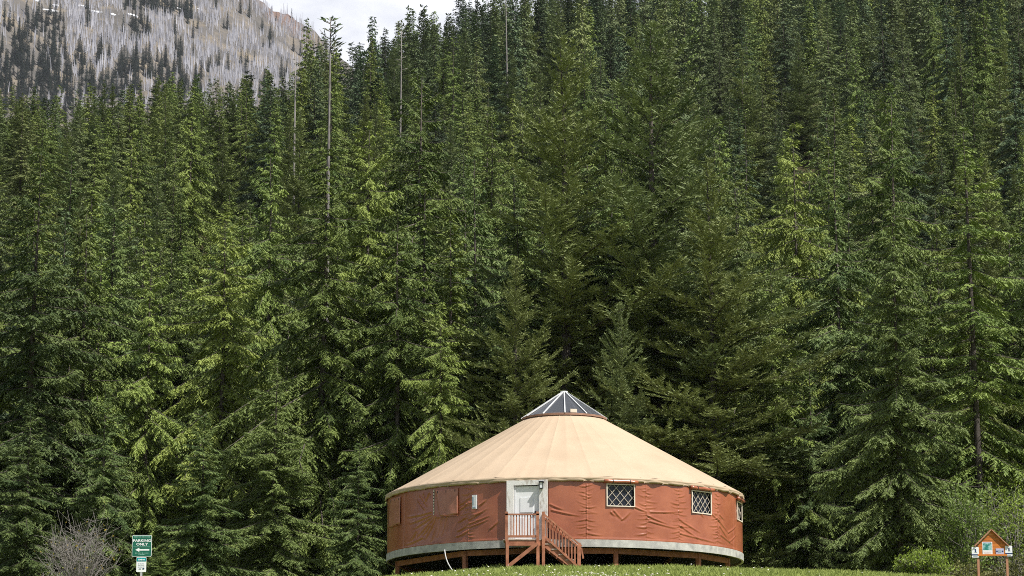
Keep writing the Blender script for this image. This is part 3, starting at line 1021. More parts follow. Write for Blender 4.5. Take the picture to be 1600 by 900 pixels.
sv, sf = [], []
cnt = 0
wood_px = np.array(wood_px)
for _ in range(24000):
    px, py = random.uniform(-140, 525), random.uniform(-70, 175)
    bare = math.sin(px * 0.021 + 0.5) * math.sin(py * 0.055 + px * 0.014 + 0.4) + 0.45 * math.sin(px * 0.06 - py * 0.09)
    dens = 0.92 if bare < 0.45 else 0.22
    if px < 75 and py > 35: dens *= 0.25
    if py < 12 and px > 330: dens *= 0.55
    if random.random() > dens:
        continue
    p = mountain_hit(px, py)
    if p is None:
        continue
    if p[1] > 4188 and random.random() > 0.5:
        continue
    if len(wood_px) and np.min(np.hypot((wood_px[:, 0] - px), (wood_px[:, 1] - py - 7) * 0.45)) < 5:
        continue
    h = random.uniform(9, 21)
    r = random.uniform(0.32, 0.7)
    lean = np.array((random.gauss(0, 0.04) * h, random.gauss(0, 0.03) * h, h))
    o = len(sv)
    a0 = random.uniform(0, 6)
    for k in range(3):
        a = a0 + 2.094 * k
        sv.append(p + (r * math.cos(a), r * math.sin(a), -0.5))
    for k in range(3):
        a = a0 + 2.094 * k
        sv.append(p + lean + (r * 0.25 * math.cos(a), r * 0.25 * math.sin(a), 0))
    for k in range(3):
        k2 = (k + 1) % 3
        sf.append((o + k, o + k2, o + 3 + k2, o + 3 + k))
    # a few bare limbs
    for _k in range(4):
        t0 = random.uniform(0.35, 0.9)
        b = p + lean * t0
        a = random.uniform(0, 6.28)
        l = random.uniform(0.8, 2.0) * (1.1 - t0)
        d = np.array((math.cos(a) * l, math.sin(a) * l, -0.2 * l))
        o = len(sv)
        sv += [b + (0, 0, 0.12), b - (0, 0, 0.12), b + d, b + d + (0, 0, 0.06)]
        sf.append((o, o + 1, o + 2, o + 3))
    cnt += 1
o = link('burnt_forest', fast_mesh('burnt_forest', sv, sf, M['snag']))
tag(o, 'silver grey standing dead trees covering the far mountain', kind='stuff')

# old snow streaks on the mountain
for (a0, b0, a1, b1) in ((52, 1, 62, 3), (66, 16, 92, 19), (82, 9, 92, 10), (118, 9, 136, 12), (142, 18, 160, 21), (172, 23, 182, 25), (200, 23, 216, 27), (276, 14, 284, 16), (308, 15, 316, 17)):
    v, f = [], []
    n = 8
    for i in range(n):
        t = i / (n - 1)
        w = math.sin(math.pi * (0.08 + 0.84 * t)) * random.uniform(0.6, 1.2)
        for dy in (-w, w):
            px, py = a0 + (a1 - a0) * t, b0 + (b1 - b0) * t + dy
            p = mountain_hit(px, py)
            v.append(p + np.array((0, -1.0, 1.2)))
    for i in range(n - 1):
        f.append((2 * i, 2 * i + 1, 2 * i + 3, 2 * i + 2))
    v2 = [p - np.array((0, -1.5, 2.5)) for p in v]
    m_ = len(v)
    f2 = [tuple(x + m_ for x in q[::-1]) for q in f]
    rim = []
    for i in range(n - 1):
        rim += [(2 * i, 2 * i + 2, 2 * i + 2 + m_, 2 * i + m_), (2 * i + 3, 2 * i + 1, 2 * i + 1 + m_, 2 * i + 3 + m_)]
    o = poly('snow_patch', v + v2, f + f2 + rim, M['snow'])
    tag(o, 'thin streak of old snow on the burnt mountain', 'snow', 'snow streaks on the far mountain', kind='structure')


# ------------------------------------------------------------------ dead trunks standing in the forest
def dead_tree(px, py_top, py_low, Y, rb, label, limbs=10, limb_len=1.2, top_tuft=False, lean=0.0):
    top = at(px, py_top, Y)
    z0 = float(ground_z(top[0], Y))
    H = top[2] - z0
    root = empty('dead_tree', (top[0], Y, z0))
    tag(root, label, 'dead tree', 'bare dead trunks standing in the forest')
    g = np.random.default_rng(int(px))
    hs = np.linspace(0, 1, 10)
    pts = np.stack([top[0] + lean * (hs - 1) + np.cumsum(g.normal(0, 0.03, 10)) * hs * 0.6, Y + hs * 0, z0 + hs * H], 1)
    tube('trunk', pts, rb * (1 - hs) ** 0.6 + 0.035, M['deadwood'], root, 7)
    vis = (F / Y)
    zl = z0 + H - (py_low - py_top) / vis
    for k in range(limbs):
        zz = zl + (z0 + H - zl) * (k + g.uniform(0, 1)) / limbs
        a = g.uniform(0, 6.28)
        l = limb_len * g.uniform(0.4, 1.2) * (0.35 + 0.65 * (z0 + H - zz) / max(1, z0 + H - zl))
        x0 = np.interp(zz, pts[:, 2], pts[:, 0])
        up_ = g.uniform(-0.2, 0.35) if not top_tuft else g.uniform(0.1, 0.5)
        p0 = np.array((x0, Y, zz))
        p1 = p0 + np.array((math.cos(a), math.sin(a), up_)) * l * 0.6
        p2 = p0 + np.array((math.cos(a), math.sin(a), up_ * 1.6)) * l
        lb = tube('limb', [p0, p1, p2], [0.045, 0.03, 0.012], M['deadwood'], root, 4)
        if top_tuft:
            tv, tf = [], []
            for j in range(7):
                q = p0 + (p2 - p0) * g.uniform(0.35, 1.0)
                d = np.array((g.normal(0, 1) * 0.2 + math.cos(a) * 0.2, g.normal(0, 1) * 0.2, g.uniform(0.0, 0.35)))
                w = np.array((g.normal(0, 0.04), g.normal(0, 0.04), 0.05))
                o_ = len(tv)
                tv += [q, q + d * 0.5 + w, q + d, q + d * 0.5 - w]
                tf.append((o_, o_ + 1, o_ + 2, o_ + 3))
            fm = fast_mesh('needle_tuft', tv, tf, M['far'])
            link('needle_tuft', fm, lb)
    return root


dead_tree(517, 27, 92, 196, 0.14, 'tallest pale dead trunk with a sparse tuft against the sky', 24, 1.15, True)
dead_tree(463, 84, 160, 250, 0.11, 'pale dead trunk left of the tallest tufted trunk', 14, 0.9)
dead_tree(627, 48, 115, 300, 0.12, 'pale dead trunk on the dark ridge just below the open sky', 14, 1.0)
dead_tree(790, -12, 48, 420, 0.15, 'pale dead trunk cut by the top edge of the picture', 12, 1.2, lean=-0.5)

# ------------------------------------------------------------------ yurt
def wall_hit(px, py, r=R):
    """angle from the front (positive to the right) and height where the sight line meets the wall"""
    d = ray(px, py)
    a = d[0] ** 2 + d[1] ** 2
    b = -2 * (d[0] * XC + d[1] * YC)
    c = XC ** 2 + YC ** 2 - r * r
    disc = max(0.0, b * b - 4 * a * c)
    t = (-b - math.sqrt(disc)) / (2 * a)
    x, y, z = d[0] * t, d[1] * t, CZ + d[2] * t
    return math.atan2(x - XC, YC - y), z


def wpt(phi, z, r):
    return np.array((XC + r * math.sin(phi), YC - r * math.cos(phi), z))


def wall_box(name, phi, z, w, h, d, out, mat, parent, roll=0.0, off=(0, 0)):
    """box on the wall: w along the wall, h up, d deep, its middle `out` metres outside the wall radius"""
    tx = np.array((math.cos(phi), math.sin(phi), 0))
    nm = np.array((math.sin(phi), -math.cos(phi), 0))
    up = np.array((0, 0, 1.0))
    a = tx * math.cos(roll) + up * math.sin(roll)
    b = -tx * math.sin(roll) + up * math.cos(roll)
    c = wpt(phi, z, R + out) + tx * off[0] + up * off[1]
    return poly(name, boxv(c, a * w / 2, nm * -d / 2, b * h / 2), BOXF, mat, parent)


yurt = empty('yurt', (XC, YC, Z_BAND))
tag(yurt, 'large round terracotta yurt with a tan canvas roof on the grassy knoll', 'yurt')

# openings: px rectangle -> (phi0, phi1, z0, z1)
def opening(x0, y0, x1, y1):
    p0, z1 = wall_hit(x0, (y0 + y1) / 2)[0], wall_hit((x0 + x1) / 2, y0)[1]
    p1, z0 = wall_hit(x1, (y0 + y1) / 2)[0], wall_hit((x0 + x1) / 2, y1)[1]
    return p0, p1, z0, z1


WIN = [opening(948, 757, 991, 791), opening(1080.5, 768, 1110, 802), opening(1151, 785, 1158.2, 813)]
DOOR = opening(792, 751, 857, 846)
phi_d = (DOOR[0] + DOOR[1]) / 2

# folds in the vinyl, as curves across the wall: (s0, z0, s1, z1, sag, amplitude, width)
folds = []
SEAM_PX = [631, 650, 732, 917, 1010, 1061, 1120, 1146]
seams = sorted(wall_hit(p, 815)[0] for p in SEAM_PX)
back = np.linspace(seams[-1] + 0.28, seams[0] + 2 * math.pi - 0.28, 13)
fr = np.random.default_rng(3)
for px in (732, 917, 1010, 1061, 1120):
    sp = wall_hit(px, 815)[0] * R
    for sgn in (-1, 1):
        n_ = 15
        for k in range(n_):
            z0 = Z_WALL + 0.12 + 1.9 * (k + fr.uniform(0, 1)) / n_
            low = (z0 - Z_WALL) / 2.1
            ln = fr.uniform(0.10, 0.36) * (1.5 - 0.6 * low) * (1.3 if fr.uniform() > 0.75 else 1)
            dz = -fr.uniform(0.0, 0.22) * ln if low < 0.55 else fr.uniform(-0.1, 0.45) * ln
            folds.append((sp, z0, sp + sgn * ln, z0 + dz, -0.02, fr.uniform(0.005, 0.013), fr.uniform(0.018, 0.034)))


def fold_px(x0, y0, x1, y1, amp=0.016, w=0.03, sag=0.0):
    a, za = wall_hit(x0, y0)
    b, zb = wall_hit(x1, y1)
    folds.append((a * R, za, b * R, zb, sag, amp, w))


# drapes on the slack panels left of the door
for q in ((681, 806, 652, 838), (682, 807, 664, 842), (684, 808, 674, 845), (690, 808, 683, 838), (698, 806, 690, 836),
          (678, 806, 646, 826), (676, 804, 640, 818), (674, 800, 636, 808), (657, 774, 668, 790), (663, 771, 668, 784),
          (670, 770, 662, 786), (654, 782, 664, 796), (650, 830, 640, 846), (660, 840, 634, 851), (672, 820, 660, 836),
          (718, 796, 731, 784), (718, 788, 731, 779), (717, 815, 731, 803), (716, 829, 731, 818), (714, 838, 731, 829)):
    fold_px(*q, amp=0.022, w=0.036, sag=-0.03)
for q in ((732, 812, 760, 795), (733, 818, 764, 806), (734, 823, 762, 812), (748, 790, 760, 780), (735, 806, 752, 800), (766, 826, 778, 814),
          (862, 797, 905, 806), (860, 788, 880, 796), (992, 792, 1012, 800), (960, 798, 972, 811), (972, 812, 984, 800), (955, 800, 962, 806), 
          (1012, 806, 1046, 820), (1014, 814, 1058, 826), (1016, 800, 1060, 800), (1062, 812, 1094, 832), (1064, 822, 1090, 840), (1064, 834, 1118, 848), (1111, 802, 1122, 812), (1095, 800, 1099, 808),
          (1122, 812, 1138, 832), (1138, 832, 1150, 822), (1124, 822, 1140, 846), (1140, 846, 1150, 836), (1124, 804, 1132, 812), (1126, 836, 1146, 852)):
    fold_px(*q, amp=0.016, w=0.032, sag=-0.015)
folds = np.array(folds)


def fold_height(S, Z):
    h = np.zeros_like(S)
    for s0, z0, s1, z1, sag, amp, w in folds:
        dx, dz = s1 - s0, z1 - z0
        L2 = dx * dx + dz * dz
        m = (np.abs(S - (s0 + s1) / 2) < abs(dx) / 2 + 0.15)
        if not m.any():
            continue
        s, z = S[m], Z[m]
        t = ((s - s0) * dx + (z - z0) * dz) / L2
        tc = np.clip(t, 0, 1)
        ex, ez = s - (s0 + tc * dx), z - (z0 + tc * dz + sag * 4 * tc * (1 - tc))
        d2 = (ex * ex + ez * ez)
        prof = np.exp(-d2 / (w * w)) - 0.45 * np.exp(-((ez + w * 1.5) ** 2 + ex * ex * (np.abs(t - 0.5) > 0.5)) / (w * w * 1.4))
        h[m] += 1.7 * amp * prof * np.clip((1 - tc) * 1.6 + 0.25, 0, 1)
    for sm in seams:
        d = np.abs(S - sm * R)
        h += 0.007 * np.exp(-(d / 0.02) ** 2) - 0.005 * np.exp(-((d - 0.05) / 0.03) ** 2)
    # heavier hem along the bottom, slack between the seams
    h += 0.014 * np.exp(-((Z - Z_WALL - 0.035) / 0.035) ** 2)
    h += 0.010 * np.sin(S * 2.1 + 0.7 * np.sin(Z * 2.3)) * np.sin((Z - Z_WALL) * 1.45)
    return h


def wall_panel(p0, p1, fine):
    ns = max(3, int((p1 - p0) * R / (0.024 if fine else 0.2)))
    nz_ = 90 if fine else 8
    ph = np.linspace(p0, p1, ns + 1)
    zz = np.linspace(Z_WALL - 0.02, Z_EAVE + 0.1, nz_ + 1)
    # rows and columns snap to the openings' edges
    for o in WIN + [DOOR]:
        if o[1] > p0 and o[0] < p1 and fine:
            for e in o[:2]:
                if p0 < e < p1: ph[np.argmin(np.abs(ph[1:-1] - e)) + 1] = e
            for e in o[2:]:
                if zz[0] < e < zz[-1]: zz[np.argmin(np.abs(zz - e))] = e
    PH, ZZ = np.meshgrid(ph, zz, indexing='ij')
    h = fold_height(PH * R, ZZ) if fine else PH * 0
    rr = R + h
    v = np.stack([XC + rr * np.sin(PH), YC - rr * np.cos(PH), ZZ], -1).reshape(-1, 3)
    m = len(zz)
    i, j = np.meshgrid(np.arange(len(ph) - 1), np.arange(m - 1), indexing='ij')
    keep = np.ones(i.shape, bool)
    pc, zc = (ph[:-1] + ph[1:]) / 2, (zz[:-1] + zz[1:]) / 2
    for o in WIN + [DOOR]:
        keep &= ~(((pc > o[0]) & (pc < o[1]))[:, None] & ((zc > o[2]) & (zc < o[3]))[None, :])
    q = (i * m + j)[keep]
    f = np.stack([q, q + m, q + m + 1, q + 1], 1)
    link('wall_panel', fast_mesh('wall_panel', v, f, M['wall'], True), yurt)


edges = [seams[0] - 0.0] + seams[1:]
cuts = [wall_hit(606.5, 815)[0]] + seams + [seams[-1] + 0.28]
cuts = sorted(set(cuts + [DOOR[0], DOOR[1]]))
for a, b in zip(cuts[:-1], cuts[1:]):
    if abs(a - DOOR[0]) < 1e-6:
        continue
    wall_panel(a, b, True)
allb = np.linspace(cuts[-1], cuts[0] + 2 * math.pi, 14)
for a, b in zip(allb[:-1], allb[1:]):
    wall_panel(a, b, False)

# roof
R_EDGE, Z_EDGE = R + 0.03, Z_EAVE + 0.17
nA = 720
ph = np.linspace(0, 2 * math.pi, nA, endpoint=False)
rows = []
rn = np.random.default_rng(8)
wave = sum(rn.normal(0, 1) * np.sin(ph * k + rn.uniform(0, 6)) for k in (23, 31, 44, 57, 76, 95)) * 0.35
wave2 = sum(rn.normal(0, 1) * np.sin(ph * k + rn.uniform(0, 6)) for k in (17, 29, 39, 66, 111)) * 0.35
for t in np.linspace(0, 1, 26):                              # ring -> edge
    r = R_RING * 0.93 + (R_EDGE - R_RING * 0.93) * t
    z = Z_RING - 0.02 + (Z_EDGE - Z_RING + 0.02) * t
    sagr = -0.018 * np.abs(np.sin(ph * 24)) * math.sin(math.pi * min(1, t * 1.02)) ** 0.7
    seam = 0.010 * np.exp(-(((ph * 12 / math.pi) % 1 - 0.5) / 0.02) ** 2)
    wob = 0.010 * wave * max(0, t - 0.75) * 4
    rows.append(np.stack([XC + r * np.sin(ph), YC - r * np.cos(ph), z + sagr + seam + wob], 1))
v = np.concatenate(rows)
i, j = np.meshgrid(np.arange(25), np.arange(nA), indexing='ij')
q0, q1 = i * nA + j, i * nA + (j + 1) % nA
f = np.stack([q0.ravel(), (q0 + nA).ravel(), (q1 + nA).ravel(), q1.ravel()], 1)
roof = link('roof', fast_mesh('roof', v, f, M['roof'], True), yurt)
rows = []
for t, dr, z in ((0, 0.0, Z_EDGE + 0.004), (0.2, 0.045, Z_EDGE - 0.03), (0.45, 0.05, Z_EDGE - 0.075), (0.6, 0.035, Z_EDGE - 0.095), (0.75, 0.05, Z_EDGE - 0.12), (1, 0.03, Z_EDGE - 0.20)):
    rr = R_EDGE + dr + 0.030 * wave * t + 0.020 * wave2 * (t > 0.3)
    zz = z + 0.026 * wave2 * t + 0.020 * wave * (1 - abs(2 * t - 1))
    rows.append(np.stack([XC + rr * np.sin(ph), YC - rr * np.cos(ph), zz], 1))
rows.append(np.stack([XC + (R + 0.05) * np.sin(ph), YC - (R + 0.05) * np.cos(ph), Z_EDGE - 0.16 + 0 * ph], 1))
v = np.concatenate(rows)
i, j = np.meshgrid(np.arange(len(rows) - 1), np.arange(nA), indexing='ij')
q0, q1 = i * nA + j, i * nA + (j + 1) % nA
f = np.stack([q0.ravel(), (q0 + nA).ravel(), (q1 + nA).ravel(), q1.ravel()], 1)
link('roof_valance', fast_mesh('roof_valance', v, f, M['roof'], True), roof)


def ring(name, prof, mat, parent, n=180, smooth=True):
    """lathe a closed profile of (radius, z)"""
    a = np.linspace(0, 2 * math.pi, n, endpoint=False)
    v = np.concatenate([np.stack([XC + r * np.sin(a), YC - r * np.cos(a), np.full(n, z)], 1) for r, z in prof])
    m = len(prof)
    i, j = np.meshgrid(np.arange(m), np.arange(n), indexing='ij')
    q0, q1 = i * n + j, i * n + (j + 1) % n
    q2, q3 = ((i + 1) % m) * n + (j + 1) % n, ((i + 1) % m) * n + j
    f = np.stack([q0.ravel(), q1.ravel(), q2.ravel(), q3.ravel()], 1)
    return link(name, fast_mesh(name, v, f, mat, smooth), parent)


ring('base_band', [(R + 0.035, Z_BAND), (R + 0.035, Z_WALL + 0.0), (R - 0.05, Z_WALL), (R - 0.05, Z_BAND)], M['flashing'], yurt, smooth=False)
ring('floor', [(0.02, Z_WALL - 0.08), (R - 0.06, Z_WALL - 0.08), (R - 0.06, Z_WALL - 0.2), (0.02, Z_WALL - 0.2)], M['dark'], yurt, 72, False)

# skylight: a low glazed cone
sky = ring('skylight_rim', [(R_RING + 0.05, Z_RING - 0.06), (R_RING + 0.05, Z_RING + 0.015), (R_RING - 0.12, Z_RING + 0.05), (R_RING - 0.12, Z_RING - 0.06)], M['rim'], yurt, 96, False)
NR = 12
R_TOP, Z_TOP = 0.10, Z_APEX
for k in range(NR):
    a = 2 * math.pi * (k + 0.0) / NR
    p0 = wpt(a, Z_RING + 0.02, R_RING + 0.07)
    p1 = wpt(a, Z_TOP, R_TOP)
    beam('rib', p0, p1, 0.042, 0.04, M['alu'], sky, (math.cos(a), math.sin(a), 0))
    b = 2 * math.pi * (k + 1) / NR
    q = [wpt(a, Z_RING + 0.03, R_RING + 0.0), wpt(b, Z_RING + 0.03, R_RING + 0.0), wpt(b, Z_TOP - 0.02, R_TOP - 0.01), wpt(a, Z_TOP - 0.02, R_TOP - 0.01)]
    up = np.array((0, 0, -0.012))
    poly('pane', q + [p + up for p in q], [(0, 1, 2, 3), (7, 6, 5, 4), (0, 4, 5, 1), (1, 5, 6, 2), (2, 6, 7, 3), (3, 7, 4, 0)], M['dome'], sky)
ring('cap', [(R_TOP + 0.05, Z_TOP - 0.03), (R_TOP + 0.04, Z_TOP + 0.04), (0.01, Z_TOP + 0.06), (0.01, Z_TOP - 0.03)], M['alu'], sky, 24)
phv = 0.21
box('vent_latch', wpt(phv, Z_RING + 0.11, R_RING - 0.05), (0.26, 0.10, 0.14), M['cream'], sky, rz=phv)

# windows
for n_, (p0, p1, z0, z1) in enumerate(WIN):
    pc, zc = (p0 + p1) / 2, (z0 + z1) / 2
    w, h = (p1 - p0) * R, z1 - z0
    win = wall_box('window', pc, zc, w + 0.06, h + 0.06, 0.02, -0.10, M['pane'], yurt)
    win['label'] = ['clear window with cream lattice, nearest the door', 'clear window with cream lattice, right of the front one', 'narrow-looking window at the right edge of the yurt'][n_]
    fw = 0.038
    for nm, dx, dz, ww, hh_ in (('frame_side', -w / 2, 0, fw, h + fw), ('frame_side', w / 2, 0, fw, h + fw), ('frame_bottom', 0, -h / 2, w - fw - 0.004, fw), ('frame_top', 0, h / 2, w - fw - 0.004, fw)):
        wall_box(nm, pc, zc, ww, hh_, 0.035, 0.012, M['cream'], win, off=(dx, dz))
    # diagonal lattice clipped to the opening
    step_ = 0.34 if n_ == 0 else 0.30
    W2, H2 = w / 2 - 0.01, h / 2 - 0.01
    for sgn, dep in ((1, -0.045), (-1, -0.062)):
        c = -3.0 * step_ * 2
        while c < 3.0 * step_ * 2:
            c += step_ * 1.05
            # line: dz = sgn * 1.15 * dx + c
            pts = []
            for x in (-W2, W2):
                z = sgn * 1.15 * x + c
                if -H2 <= z <= H2: pts.append((x, z))
            for z in (-H2, H2):
                x = (z - c) / (sgn * 1.15)
                if -W2 < x < W2: pts.append((x, z))
            if len(pts) < 2:
                continue
            (xa, za), (xb, zb) = pts[0], pts[-1]
            ln = math.hypot(xb - xa, zb - za)
            if ln < 0.12:
                continue
            wall_box('slat', pc, zc, ln, 0.021, 0.012, dep, M['lattice'], win, roll=math.atan2(zb - za, xb - xa), off=((xa + xb) / 2, (za + zb) / 2))
    # window cover rolled up under the eave
    tx = np.array((math.cos(pc), math.sin(pc), 0))
    c = wpt(pc, z1 + 0.10, R + 0.07)
    roll_ = tube('rolled_cover', [c + tx * x + (0, 0, 0.008 * math.sin(x * 9 + n_)) for x in np.linspace(-w / 2 - 0.12, w / 2 + 0.12, 9)], [0.065, 0.07, 0.066, 0.062, 0.068, 0.066, 0.07, 0.068, 0.06], M['wall'], win, 10)
    for x in (-w * 0.3, w * 0.32):
        cc = c + tx * x
        t_ = [cc + 0.078 * (math.cos(a) * np.array((math.sin(pc), -math.cos(pc), 0)) + math.sin(a) * np.array((0, 0, 1))) for a in np.linspace(-1.9, 1.9, 8)]
        tube('tie', t_, [0.012] * 8, M['black'], win, 5)


# window covers left hanging on the left side
def hanging_cover(x0, y0, x1, y1, skew, label):
    p0, p1, z0, z1 = opening(x0, y0, x1, y1)
    n, m = 14, 16
    v = []
    for i in range(n + 1):
        for j in range(m + 1):
            u, t = i / n, j / m
            ph_ = p0 + (p1 - p0) * u + skew * (1 - u) * (1 - t)
            z = z0 + (z1 - z0) * t - 0.02 * math.sin(u * 5) * (1 - t)
            lift = 0.045 + 0.06 * (1 - t) * (0.4 + 0.6 * (1 - u)) + 0.008 * math.sin(u * 11 + t * 5) * (1 - t)
            v.append(wpt(ph_, z, R + lift))
    nv = len(v)
    v += [p - 0.012 * np.array((math.sin(p0), -math.cos(p0), 0)) for p in v]
    k = m + 1
    f = []
    for i in range(n):
        for j in range(m):
            q = i * k + j
            f.append((q, q + k, q + k + 1, q + 1))
            f.append((nv + q, nv + q + 1, nv + q + k + 1, nv + q + k))
    for i in range(n):
        f += [(i * k, nv + i * k, nv + (i + 1) * k, (i + 1) * k), (i * k + m, (i + 1) * k + m, nv + (i + 1) * k + m, nv + i * k + m)]
    for j in range(m):
        f += [(j, j + 1, nv + j + 1, nv + j), (n * k + j, nv + n * k + j, nv + n * k + j + 1, n * k + j + 1)]
    o = poly('window_cover', v, f, M['cover'], yurt, True)
    o['label'] = label
    pc = (p0 + p1) / 2
    beam('hem', wpt(p0 + skew, z0 - 0.01, R + 0.10), wpt(p1, z0 - 0.02, R + 0.075), 0.02, 0.03, M['wall'], o, (0, 0, 1))
    for u in (0.12, 0.5, 0.88):
        wall_box('tie', p0 + (p1 - p0) * u, z1 - 0.09, 0.03, 0.09, 0.02, 0.045, M['black'], o)
    return o


hanging_cover(681, 764, 716.5, 806, 0.045, 'hanging window cover with its lower corner lifted')
hanging_cover(611, 778, 627, 821, 0.0, 'flat hanging window cover at the left edge')
# laced edge left of the lifted cover
pl, zl = wall_hit(678.5, 785)
wall_box('lacing_strip', pl, zl, 0.05, 0.95, 0.015, 0.02, M['cream'], yurt)
for k in range(8):
    wall_box('eyelet', pl, zl - 0.40 + 0.11 * k, 0.035, 0.035, 0.012, 0.034, M['black'], yurt)

# white plate on the wall
pp, pz = wall_hit(742.5, 784.5)
plate = wall_box('wall_plate', pp, pz, 0.20, 0.52, 0.04, 0.05, M['white'], yurt)
plate['label'] = 'small white upright plate left of the door'
wall_box('plate_shade', pp, pz, 0.06, 0.30, 0.012, 0.077, M['greytext'], plate, off=(-0.05, 0.04))  # blue-grey strip: shade on the plate's left side, put in as colour
wall_box('plate_foot', pp, pz, 0.14, 0.06, 0.02, 0.080, M['greytext'], plate, off=(0.0, -0.21))

# door and its frame
def dx(px):
    return (px - 824.5) / 42.4


zt, zb_ = DOOR[3], Z_WALL
door_w = (843.5 - 802.5) / 42.4
frame = wall_box('door_frame', phi_d, (zt + zb_) / 2, 1.62, zt - zb_ + 0.02, 0.03, -0.13, M['dark'], yurt)
wall_box('side_board', phi_d, (zt + zb_) / 2, dx(803) - dx(792), zt - zb_ + 0.02, 0.09, 0.05, M['whitewood'], frame, off=((dx(792) + dx(803)) / 2, 0))
wall_box('side_board', phi_d, (zt + zb_) / 2, dx(857) - dx(844), zt - zb_ + 0.02, 0.09, 0.05, M['whitewood'], frame, off=((dx(844) + dx(857)) / 2, 0))
wall_box('header_board', phi_d, zt - 0.085, dx(844) - dx(803) - 0.006, 0.18, 0.08, 0.045, M['whitewood'], frame, off=((dx(803) + dx(844)) / 2, 0))
for px, w_ in ((805, 0.05), (842, 0.05)):
    wall_box('jamb', phi_d, (zt + zb_) / 2 - 0.10, w_, zt - zb_ - 0.20, 0.09, -0.012, M['white'], frame, off=(dx(px), 0))
dcx, dtop = (dx(806.3) + dx(840.7)) / 2, zt - 0.20
dw, dh = dx(840.7) - dx(806.3) - 0.006, dtop - zb_ - 0.03
door = wall_box('door', phi_d, zb_ + 0.02 + dh / 2, dw, dh, 0.05, -0.02, M['door'], yurt, off=(dcx, 0))
door['label'] = 'white panelled door behind the porch railing'
for (u0, u1, v0, v1) in ((-0.30, 0.30, 0.52, 0.80), (-0.32, -0.05, 0.08, 0.42), (0.05, 0.32, 0.08, 0.42)):
    zc = zb_ + dh * (v0 + v1) / 2
    wall_box('door_panel', phi_d, zc, (u1 - u0) * dw, (v1 - v0) * dh, 0.02, 0.012, M['white'], door, off=(dcx + (u0 + u1) / 2 * dw, 0))
wall_box('lock_plate', phi_d, zb_ + 0.98, 0.06, 0.16, 0.03, 0.02, M['black'], door, off=(dcx + dw * 0.42, 0))
wall_box('handle', phi_d, zb_ + 0.96, 0.11, 0.035, 0.05, 0.045, M['black'], door, off=(dcx + dw * 0.39, 0))
wall_box('threshold', phi_d, zb_ - 0.02, door_w + 0.1, 0.06, 0.16, 0.02, M['deckwood'], frame, off=(dcx, 0))
# lantern
lp = dx(848.5)
zl_ = wall_hit(848.5, 759)[1]
lan = wall_box('wall_lantern', phi_d, zl_, 0.10, 0.20, 0.10, 0.17, M['white'], yurt, off=(lp, 0))
lan['label'] = 'small black wall lantern beside the door'
wall_box('lantern_cap', phi_d, zl_ + 0.125, 0.17, 0.05, 0.16, 0.17, M['black'], lan, off=(lp, 0))
wall_box('lantern_base', phi_d, zl_ - 0.115, 0.12, 0.03, 0.12, 0.17, M['black'], lan, off=(lp, 0))
wall_box('lantern_bracket', phi_d, zl_ + 0.02, 0.08, 0.24, 0.02, 0.107, M['black'], lan, off=(lp, 0))
for s_ in (-0.055, 0.055):
    wall_box('lantern_bar', phi_d, zl_, 0.012, 0.20, 0.11, 0.17, M['black'], lan, off=(lp + s_, 0))

# platform: joists and posts in view below the band
RB = 6.62
post_phi = [wall_hit(p, 862, RB)[0] for p in (621, 727, 962, 1091, 1137)]
post_phi = [post_phi[0], post_phi[1], (post_phi[1] + post_phi[2]) / 2, post_phi[2], post_phi[3], post_phi[4]]
ring_phi = post_phi + list(np.linspace(post_phi[-1], post_phi[0] + 2 * math.pi, 8)[1:-1])
for k, a in enumerate(ring_phi):
    b = ring_phi[(k + 1) % len(ring_phi)]
    p, q = wpt(a, Z_BAND - 0.10, RB), wpt(b, Z_BAND - 0.10, RB)
    beam('rim_beam', p, q, 0.10, 0.20, M['redwood'], yurt, np.cross(q - p, (0, 0, 1)))
    g0 = float(ground_z(p[0], p[1]))
    if k != 2:
        beam('post', (p[0], p[1], g0 - 0.1), (p[0], p[1], Z_BAND - 0.012), 0.15, 0.15, M['redwood'], yurt, (math.cos(a), math.sin(a), 0))
for x in (-4, -2, 0, 2, 4):
    hl = math.sqrt(6.3 ** 2 - x * x)
    beam('joist', (XC + x, YC - hl, Z_BAND - 0.02), (XC + x, YC + hl, Z_BAND - 0.02), 0.08, 0.2, M['redwood'], yurt, (1, 0, 0))

# white drain hose under the left side
ha, hz = wall_hit(695, 859.5, R + 0.04)
h0 = wpt(ha, hz, R + 0.05)
h1 = at(713, 890, h0[1] - 0.5)
h1[2] = float(ground_z(h1[0], h1[1])) + 0.02
pts = [h0 + np.array((0, 0.35, 0.03)), h0]
for t in np.linspace(0.2, 1, 6):
    p = h0 + (h1 - h0) * t
    p[0] -= 0.10 * math.sin(math.pi * t)
    pts.append(p)
hose = tube('drain_hose', pts, [0.022] * len(pts), M['hose'], None, 8)
tag(hose, 'thin white hose curving from the yurt floor to the grass', 'hose')

# ------------------------------------------------------------------ porch with stairs
def pxX(px, Y):
    return at(px, 850, Y)[0]


